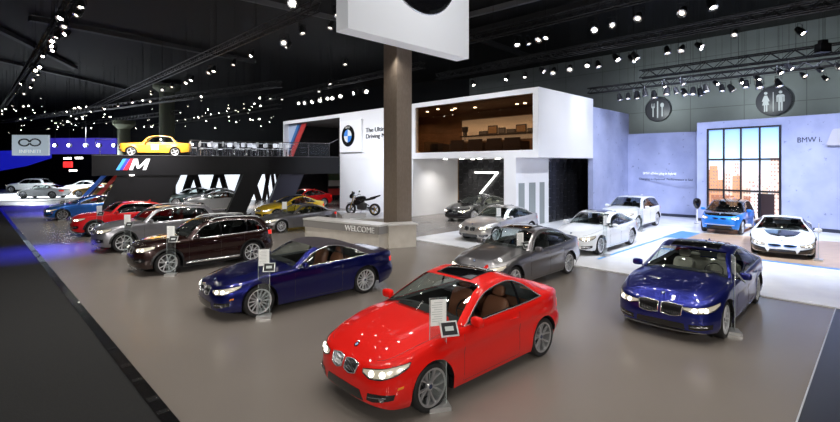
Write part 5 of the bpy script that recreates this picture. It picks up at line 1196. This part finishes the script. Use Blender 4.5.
C_('convertible','dark blue soft-top convertible parked left of the red coupe','car',CONV,260,317.5,head=math.radians(222),zs=1.055,wb=2.83,paint=NAVY,soft=noisy('soft_top_fabric',(.028,.022,.030),(.042,.034,.044),60,.9,0,.2))
C_('luxury_sedan','large royal blue sedan with wide chrome grille at the right','car',SED7,726.5,338.5,paint=ROYAL,head=math.radians(225),zs=1.03)
C_('sedan','dark grey sedan parked directly behind the red coupe','car',SED,515,293,paint=GREY,zs=1.04)
C_('compact_sedan','silver compact sedan on the white floor behind the dark grey sedan','car',SED3,496,242.5,paint=SILV,zs=1.03)
C_('black_sedan','black sedan in the recess below the glowing seven','car',SED7,474,221.5,paint=BLKP,hi=False)
C_('white_sedan','white sedan with glass roof on the white floor','car',SED,601,255.5,paint=WHP,z0=.03,roofm=None or WHP)
C_('white_offroader','white off-roader parked behind the white sedan by the lavender wall','car',SUV,638,231.5,paint=WHP,z0=.03,clad=0,rails=None)
C_('crossover','dark brown crossover with roof rails and silver side step','car',X1,168,275,paint=BRN,hanm=BRN)
C_('silver_crossover','silver crossover parked between the brown and the red crossovers','car',SUV,124,252.5,paint=SLV2,seat=REDL)
C_('red_crossover','red sloping-roof crossover between silver crossover and blue coupe','car',X4,95,236.5,paint=RD2,sc=.95)
C_('blue_coupe','bright blue coupe at the far left end of the diagonal row','car',spec(COUPE,sunroof=None),62.6,220.5,paint=BLU)
C_('grey_sedan','dark grey sedan behind the welcome counter with its nose to the left','car',SED3,281.6,232.5,paint=GREY,hi=False,sc=.92)
C_('yellow_coupe','yellow coupe half hidden behind the grey sedan under the deck','car',spec(COUPE,sunroof=None),277,220.5,paint=YEL,hi=False,roofm=GBLK)
C_('red_sedan','red car behind the yellow coupe, deep under the deck','car',SED3,293,208.5,paint=RD2,hi=False,sunroof=None)
# i cars
KI=C_('electric_hatchback','small blue and black electric hatchback before the skyline picture','car',I3,743,235.5,paint=IBL,z0=.047,hoodm=GBLK,roofm=GBLK,pilm=GBLK)
K8=C_('electric_sports_car','low white electric sports car with black hood scoop at far right','car',I8,815,259,paint=WHP,z0=.047,head=math.radians(232))
# i8 hood scoop
m=MB(); rr=[]
for u,w_ in ((.62,.10),(.75,.34),(.95,.44),(1.15,.50),(1.40,.56)):
    rr.append([(I8['L']/2-u-abs(f)*-.10,f*w_,K8.hz(u)+.012-.02*f*f) for f in np.linspace(-1,1,9)])
m.grid(rr); m.build('hood_scoop',GBLK,K8.root,smooth=60)
# booth background cars
C_('white_coupe','white coupe under the deck left of the black slanted leg','car',spec(COUPE,sunroof=None),200,212.5,paint=WHP,hi=False)
C_('silver_saloon','silver car facing the camera before the glowing wall','car',spec(SED3,poscenter=1),0,300,paint=SLV2,hi=False).root.location=(-17.2,38.5,0)
C_('grey_green_car','grey-green car under the deck behind the white coupe','car',spec(SED3,sunroof=None),176,206,paint=mat('paint_grey_green',(.12,.17,.18),.35,.6,1.),hi=False)
C_('white_wagon','white car at the left end of the glowing wall','car',spec(SUV,clad=0),188,195.5,paint=WHP,hi=False)
# far stand
def far_car(name,label,spc,pxc,py,head,pt):
    x,y=G(pxc,py); return build_car(name,label,'car',spec(spc,paint=pt,hi=False,poscenter=1,sunroof=None),(x,y),math.radians(head),None,.05)
far_car('pale_coupe','white low coupe on the bright platform below the silver board',COUPE,44.5,198.3,185,WHP)
far_car('pale_offroader','white tall car behind the white coupe at far left',SUV,30,192.5,187,WHP)
far_car('pale_saloon','white car right of the far white off-roader, behind the gold car',SED3,84,192.5,190,WHP)
far_car('gold_saloon','gold car behind the blue and red slanted stripes',SED3,99,196.8,195,GLD)
# vintage racing saloon on the deck
c=DP(tpx(157,1.35),1.35,0)
KV=build_car('vintage_saloon','orange-yellow vintage racing saloon with wide arches on the raised deck','car',spec(V02,paint=ORG,poscenter=1),(c.x,c.y),math.atan2(DD.y,DD.x)+PI-math.radians(3),None,ZD+.0)
L=V02['L']; S=KV.S
for sg in(1,-1):
    s=MB(); c0=S(.62*sg,.66,.02); s.lathe([(0,.02),(.075,.015),(.09,0),(.09,-.05)],18,'x'); s.v=[(x+c0.x,y+c0.y*.98,z+c0.z) for x,y,z in s.v]; s.build('headlight',CHR,KV.root,smooth=40)
s=MB(); s.tube([S(a,.44,.06) for a in np.linspace(-.85,.85,9)],.03,6); s.build('front_bumper',CHR,KV.root,smooth=60)
KV.patch('grille',[(-.55,.56),(0,.56),(.55,.56)],[(-.55,.76),(0,.76),(.55,.76)],.008,BLK)
for sg in(1,-1):
    KV.patch('race_number',[(sg*KV.AU(1.85),.42),(sg*KV.AU(2.27),.42)],[(sg*KV.AU(1.85),.78),(sg*KV.AU(2.27),.78)],.006,mat('number_white',(.85,.85,.82),.5)); 
    KV.patch('shoulder_stripe',[(sg*KV.AU(.35),.80),(sg*KV.AU(2.1),.845),(sg*KV.AU(3.9),.80)],[(sg*KV.AU(.35),.815),(sg*KV.AU(2.1),.87),(sg*KV.AU(3.9),.82)],.006,GBLK)
# ------------------------------------------------------------------ trusses and lamps
LN=mat('lamp_lens_glow',(1,1,1),.4,emis=(1,.93,.80),es=22.); LND=mat('lamp_lens_dim',(.8,.8,.8),.3,emis=(1,.9,.75),es=2.5); LH=mat('lamp_housing',(.03,.03,.032),.3,.5); TRM=mat('truss_black',(.018,.018,.019),.45,.4)
def lamp_proto(name,label,group,lens,big=True):
    r=empty(name,(0,0,-60),0,label,'stage lamp',group)
    m=MB(); m.lathe([(.0,.22),(.08,.21),(.12,.13),(.12,.05),(.15,-.02),(.15,-.15),(.17,-.20),(.15,-.20)],14); h=m.build('housing',LH,r,smooth=40)
    m=MB(); m.lathe([(.148,-.19),(.08,-.15)],14); m.build('reflector',CHR,h,smooth=40)
    m=MB(); m.lathe([(0,-.165),(.078,-.17)],14); m.build('lens',lens,h)
    m=MB(); m.tube([(-.19,0,-.03),(-.19,0,.30),(.19,0,.30),(.19,0,-.03)],.014,4); m.build('yoke',LH,r)
    m=MB(); m.tube([(0,0,.30),(0,0,1.)],.007,4); m.build('drop_rod',LH,r)
    return r
def place_lamp(q,p,tilt,az,s):
    q.location=p; q.scale=(s,s,s); q.rotation_euler=(0,0,az)
    for c in q.children:
        if c.name.startswith('housing'): c.rotation_euler=(-tilt,0,0)
        if c.name.startswith('drop_rod'): 
            k=((12.8-p.z)/s-.30)/.70; c.scale=(1,1,k); c.location=(0,0,.30-.30*k)
def truss(pa,pb,z,label,sz=.30,group=None,ext=.0):
    """pa, pb: ground-plan end points"""
    pa,pb=Vector((*pa,z)),Vector((*pb,z)); d=(pb-pa).normalized(); s=d.cross(UZ).normalized()*sz/2; t=UZ*sz/2; Ln=(pb-pa).length
    r=empty('lighting_truss',(0,0,0),0,label,'truss',group); m=MB()
    for a in(-1,1):
        for b in(-1,1): m.tube([pa+s*a+t*b,pb+s*a+t*b],.036,4)
    m.build('chords',TRM,r); m=MB(); n=int(Ln/(sz*1.1)); 
    for i in range(n):
        f0,f1=pa+d*Ln*i/n,pa+d*Ln*(i+1)/n
        for a in(-1,1):
            m.tube([f0+s*a-t,f1+s*a+t] if i%2 else [f0+s*a+t,f1+s*a-t],.022,3)
        m.tube([f0+s-t,f1-s-t],.012,3)
    m.build('lattice',TRM,r); m=MB()
    for i in range(0,int(Ln/5)+1):
        q=pa+d*min(i*5+.5,Ln); m.tube([q+t,Vector((q.x,q.y,12.8))],.012,3)
    m.build('hanger_wires',TRM,r)
    return r
HASH=random.Random(5)
def lamp_row(pts,z,label,group,lens,big=True,hang=.72,trz=None,tlabel=None,extra=(0,0),sz=.34,scale=1.,tilt=(15,55),bright=.5):
    """lamps seen at pixel points, on a truss at height z"""
    prs=[lamp_proto('stage_lamp',label,group,lens),lamp_proto('stage_lamp',label,group,LND)]; used=[0,0]; W_=[]
    for i,(px,py) in enumerate(pts):
        Y=(z-CH)*F/(165-py); p=P(px,py,Y); k=(0,1)[i] if i<2 else (0 if HASH.random()<bright else 1)
        q=dup_tree(prs[k],p) if used[k] else prs[k]; used[k]=1; bpy.context.view_layer.update() if False else None
        place_lamp(q,p,math.radians(HASH.uniform(*tilt)),HASH.uniform(-.9,.9),scale*HASH.uniform(.85,1.1)); W_.append(p)
    if tlabel:
        # straight truss along u1 above the lamps
        c=sum(W_,Vector())/len(W_); ts=[(p-c).dot(U1) for p in W_]; a=c+U1*(min(ts)-extra[0]); b=c+U1*(max(ts)+extra[1]); truss(a[:2],b[:2],z+hang*scale+sz/2-.1,tlabel,sz)
    return W_
KK=lamp_row
lamp_row([(616,57.5),(632,58),(635,56),(667,50),(682,48.5),(699,45.5),(598,64),(587.6,64.5),(570,68),(553.6,71),(542,70),(525,75),(507,77.5),(473,83)],8.5,'stage lamp hanging in the row just above the white pavilion roof corner','lamps on the long truss above the pavilion corner',LN,tlabel='long black truss crossing above the pavilion corner toward the right',extra=(16,3))
lamp_row([(517,42),(528,41),(540,38),(547,36),(595,28.6),(612,24),(638.6,16.5),(683,11),(711,4)],9.2,'stage lamp in the high row at top centre right of the hanging sign','lamps on the high truss right of the hanging sign',LN,tlabel='high black truss right of the hanging sign',extra=(6,4))
lamp_row([(619.5,97),(628,96),(637,95),(645,92.5),(654,94.5),(667,91),(676,90.5),(684,92),(693,91),(700.5,92),(706,88),(722,88),(731,88),(746,84),(759,84.5),(778,83)],7.3,'stage lamp in the dense row just above the fork-and-knife sign','lamps on the lower truss above the dining sign',LND,tlabel='long black truss nearest above the dining sign',extra=(9,2),tilt=(5,30),sz=.30,hang=.55)
lamp_row([(664,85),(682,82),(716,83),(742,81),(757,78),(779,71),(789,67),(803,75),(819,69),(825,78),(838,66)],7.7,'stage lamp on the truss running above the restroom sign','lamps on the truss above the restroom sign',LN,tlabel='black lattice truss running above the restroom sign',extra=(4,1.5),hang=.9,sz=.42,scale=.85)
lamp_row([(800,31),(735,33.)],9.0,'stage lamp on the short truss at top right before the green wall','two lamps at top right',LN,tlabel='black truss at top right under the ceiling edge',extra=(4,14))
lamp_row([(292.5,2),(284,41.6)],9.0,'bright stage lamp hanging left of the big hanging sign','bright lamps left of the hanging sign',LN,scale=1.3,tilt=(50,60),bright=1)
lamp_row([(252,54),(234,62.5),(214,69),(210,71),(192,78.6),(187,82),(172,85),(162,89),(152,93),(132,101),(118,105),(105,108),(92,111),(82,115.5),(77,118),(70,121),(64,124),(58.5,126)],9.0,'stage lamp in the diagonal row at upper left falling toward the left','lamps on the upper left diagonal truss',LN,tlabel='long black truss falling diagonally across the upper left',extra=(6.5,6))
lamp_row([(298,103),(306,102),(313,101),(320,99.5),(327,98),(332.5,97.5),(341,95.5),(355.6,92.4),(365,91.2)],8.7,'bright stage lamp in the close row above the emblem board','bright lamps above the pavilion emblem',LN,tlabel='black truss above the pavilion emblem board',extra=(6,6),tilt=(50,75),scale=1.25,bright=1.)
lamp_row([(81,3.7),(65,24.6),(67,33),(57.6,34.5),(53,40),(51.5,45),(54,49),(43,55),(40,66),(35.4,69),(38,73),(34,79),(23,83),(31,86),(17,92),(24,93),(6,108),(2,114.6),(62,16),(79,13)],9.0,'stage lamp in the steep row at the far upper left','lamps on the steep far left truss',LN,tlabel='black truss falling steeply at the far upper left',extra=(8,14),scale=.9)
lamp_row([(337,12),(331,25),(345,62),(394,72),(402,64),(288,45),(302,30),(270,97),(282,98),(319,90),(330,82)],9.0,'stage lamp in the loose cluster around the top of the brown column','lamps around the column top',LND,scale=.9)
# far lamps, small
far=[]
R2=random.Random(21)
for i in range(150):
    px=R2.uniform(0,335); py=R2.gauss(118,11); 
    if py>133 or py<84: continue
    if 283<px and py>105: continue
    if 110<px<192 and py>128 or 112<px<135 or 155<px<180: continue
    far.append((px,py))
for i in range(16): far.append((136+i*8.3,128-i*1.55))
def far_proto(lens):
    pr=empty('far_lamp',(0,0,-60),0,'tiny distant ceiling lamp over the dark rear of the hall','stage lamp','tiny distant lamps over the dark hall')
    m=MB(); m.lathe([(0,.12),(.08,.10),(.12,-.1),(.10,-.12)],8); h=m.build('housing',LH,pr); m=MB(); m.lathe([(0,-.11),(.08,-.11)],8); m.build('lens',lens,h)
    m=MB(); m.tube([(0,0,.10),(0,0,1.)],.014,3); m.build('drop_rod',LH,pr); return pr
prs=[far_proto(LN),far_proto(LND)]; used=[0,0]
for i,(px,py) in enumerate(far[:150]):
    z=8.2+R2.random()*.8; Y=(z-CH)*F/(165-py); p=P(px,py,Y)
    if p.y>97: continue
    k=i if i<2 else (R2.random()<.45)*1; q=dup_tree(prs[k],p) if used[k] else prs[k]; used[k]=1; s=R2.choice((.45,.6,.8,1.1))
    q.location=p; q.scale=(s,s,s)
    for c in q.children:
        if c.name.startswith('housing'): c.rotation_euler=(-math.radians(R2.uniform(10,60)),0,R2.uniform(-1,1))
        if c.name.startswith('drop_rod'): kk=((12.8-p.z)/s-.1)/.9; c.scale=(1,1,kk); c.location=(0,0,.1-.1*kk)
for j,(px0,py0,px1,py1) in enumerate(((0,122,280,84),(120,131,280,106),(30,130,180,112))):
    z=9.2; A_=P(px0,py0,(z-CH)*F/(165-py0)); B_=P(px1,py1,(z-CH)*F/(165-py1)); truss(A_[:2],B_[:2],z,['distant truss low over the dark hall, highest of three','distant truss behind the vintage car and right of it','distant truss low at far left over the blue stand'][j],.4)
# ------------------------------------------------------------------ light
def area(x,y,z,e,size=.35,col=(1,.96,.90),tgt=None,spread=140):
    l=D.lights.new('stage_or_fill_light','AREA'); l.shape='DISK'; l.size=size; l.energy=e; l.color=col; l.spread=math.radians(spread)
    o=D.objects.new('stage_or_fill_light',l); COL.objects.link(o); o.location=(x,y,z)
    if tgt is not None: o.rotation_euler=(Vector(tgt)-Vector((x,y,z))).to_track_quat('-Z','Y').to_euler()
    return o
WM=(1,.95,.88); CB=(.80,.86,1.0)
R3=random.Random(9)
# show-floor rows along the trusses (near part of the hall), then added fill lamps behind the camera
for i in range(8):
    for j in range(8):
        p=Vector((1.5,9.5,0))+U1*(i*2.2-7.0)+U2*(j*2.1-7.6)
        area(p.x+R3.uniform(-.7,.7),p.y+R3.uniform(-.7,.7),8.2,LE_FLOOR*.39,.24,WM,(p.x+R3.uniform(-1.5,1.5),p.y+R3.uniform(-1.5,1.5),0),110)
for (x,y,tx,ty,e) in ((-2.5,-8.5,-4,12,1.1),(6,-7,5,14,1.1),(-9,-4,-10,16,1.)): area(x,y,6.5,LE_FRONT_FILL*e,.22,WM,(tx,ty,.8),70)  # unseen fill lamps added behind the camera to brighten paper sheets and car fronts
hb=P(823,48,17.9); hx_=empty('hoist_motor',tuple(hb),0,'black chain hoist motor at the right end of the truss over the restroom sign','hoist')
m=MB(); m.box((0,0,0),(.42,.3,.34)); m.box((0,0,.24),(.24,.2,.14)); m.build('motor_case',LH,hx_); m=MB(); m.tube([(0,0,.3),(0,0,12.8-hb.z)],.012,4); m.tube([(.08,0,.3),(.08,0,12.8-hb.z)],.012,4); m.build('chain',LH,hx_)
# booth row over the left cars
for i,(x,y) in enumerate(((-8,13),(-11,17),(-14,21),(-18,25),(-21,27),(-6,20),(-10,24))):
    area(x+1,y-2.5,8.0,LE_LEFT,.30,WM,(x,y,0),90)
# white stage
for (x,y,tx,ty,e) in ((8,16,8.5,19,1),(12,19,12,24,1),(5,20,3.5,22.5,.8),(10,14,12,17,1),(15,16,16,20,1),(17,20,17,24,.9),(13,14,15,15.5,.8)):
    area(x,y,7.6,LE_STAGE*e,.35,CB,(tx,ty,0),80)
# wall washers
for (x,y,tx,ty,tz,e) in ((15.5,18.5,18.5,25,3.5,1),(18,17,20.4,22,3.5,1),(12.5,22.5,15.5,30,3.,.9),(13.0,20,17,27,3.2,.9),(9.5,23,13,31,3.5,.8),(7,16,6,23.5,5.5,.0)):
    if e: area(x,y,8.2,LE_WALL*e,.4,(.66,.74,1.0),(tx,ty,tz),90)
# hall wall glow
for t in (-8,-2,4,10): 
    p=hw0+U1*t-U2*3.4; area(p.x,p.y,7.0,LE_HALL,.5,(.85,.95,.95),tuple(p+U2*3.4+UZ*9.5),150)
# pavilion front
for a in (2,7,12,16,21,25): 
    p=BP(a,-6,8.6); area(p.x,p.y,8.6,LE_PAV,.4,(.93,.95,1),tuple(BP(a,0,4.8)),100)
p=BP(-7,2,0); area(p.x,p.y,8.2,LE_PAV*1.2,.4,(.88,.92,1),tuple(BP(0,3,4.5)),100)
p=BP(-7,6,0); area(p.x,p.y,8.2,LE_PAV*.6,.4,(.88,.92,1),tuple(BP(0,3,2.5)),100)
# white ground wall behind the motorcycle, recess, lounge
for (x,y,tx,ty,tz,e) in ((-3.5,27,-4.2,32.5,2,1),(-2.2,26,-3,32,1.5,.8)): area(x,y,6.5,LE_WALL*.8*e,.3,(.80,.86,1),(tx,ty,tz),80)
for a in (2.2,3.6,5.0,6.4,7.8): c=BP(a,3.9,ZB-.06); area(c.x,c.y,c.z,LE_SPOT,.12,(1,.95,.85),tuple(BP(a,4.8,0)),70)
for a in (3,5.5,8): c=BP(a,1.6,ZB-.06); area(c.x,c.y,c.z,LE_SPOT*1.5,.14,(1,.96,.9),tuple(BP(a,1.6,0)),120)
for a in (2.5,5.5,8.5,12): c=BP(a,2.3,ZT-.45); area(c.x,c.y,c.z,LE_LNG,.2,(1,.72,.45),tuple(BP(a,2.6,0)),150)
# under the deck, on the deck
for px in (90,160,200,250,300): c=DP(tpx(px,4),4,ZU-.1); area(c.x,c.y,c.z,LE_BOOTH,.2,(1,.97,.94),tuple(DP(tpx(px,4),4.5,0)),140)
c=DP(tpx(150),-4,9); area(c.x,c.y,9,LE_DECK,.3,WM,tuple(DP(tpx(152),1.2,4)),60)
for px in (210,270,320): c=DP(tpx(px,5),2,9); area(c.x,c.y,9,LE_DECK*.6,.3,(.9,.93,1),tuple(DP(tpx(px,5),3,4)),90)
# blue wash on the floor at left, white glow of the far stand
area(-15.8,18.6,7.5,LE_BLUE*.8,.4,(.05,.05,1.0),(-14.9,17.6,0),40); area(-26,31,7.5,LE_BLUE*1.6,.4,(.05,.05,1.0),(-25,33,0),60); area(-31,36,7.5,LE_BLUE,.4,(.06,.05,1.0),(-30,37,0),60); area(-44,52,7.5,LE_FAR,.5,(.9,.97,1),(-43,47,0),110); area(-36,50,7.5,LE_FAR,.5,(.9,.97,1),(-37,52,0),110)
c=h0+U2*3-U1*9; area(c.x,c.y,9,LE_SIGN,.4,(.95,.97,1),tuple(h0+U2*3+UZ*10),70)
w=D.worlds.new('hall_ambient'); SC.world=w; w.use_nodes=True; w.node_tree.nodes['Background'].inputs[0].default_value=(.5,.55,.65,1); w.node_tree.nodes['Background'].inputs[1].default_value=.02
# ------------------------------------------------------------------ camera
cam=D.cameras.new('camera'); co=D.objects.new('camera',cam); COL.objects.link(co); co.location=(0,0,CH); co.rotation_euler=(PI/2,0,0)
cam.sensor_width=36; cam.lens=36*F/840; cam.shift_y=-46/840; cam.clip_end=500; cam.clip_start=.05; SC.camera=co
SC.view_settings.view_transform='Standard'; SC.view_settings.look='None'; SC.view_settings.gamma=1; SC.view_settings.use_curve_mapping=False; SC.view_settings.exposure=EXPO
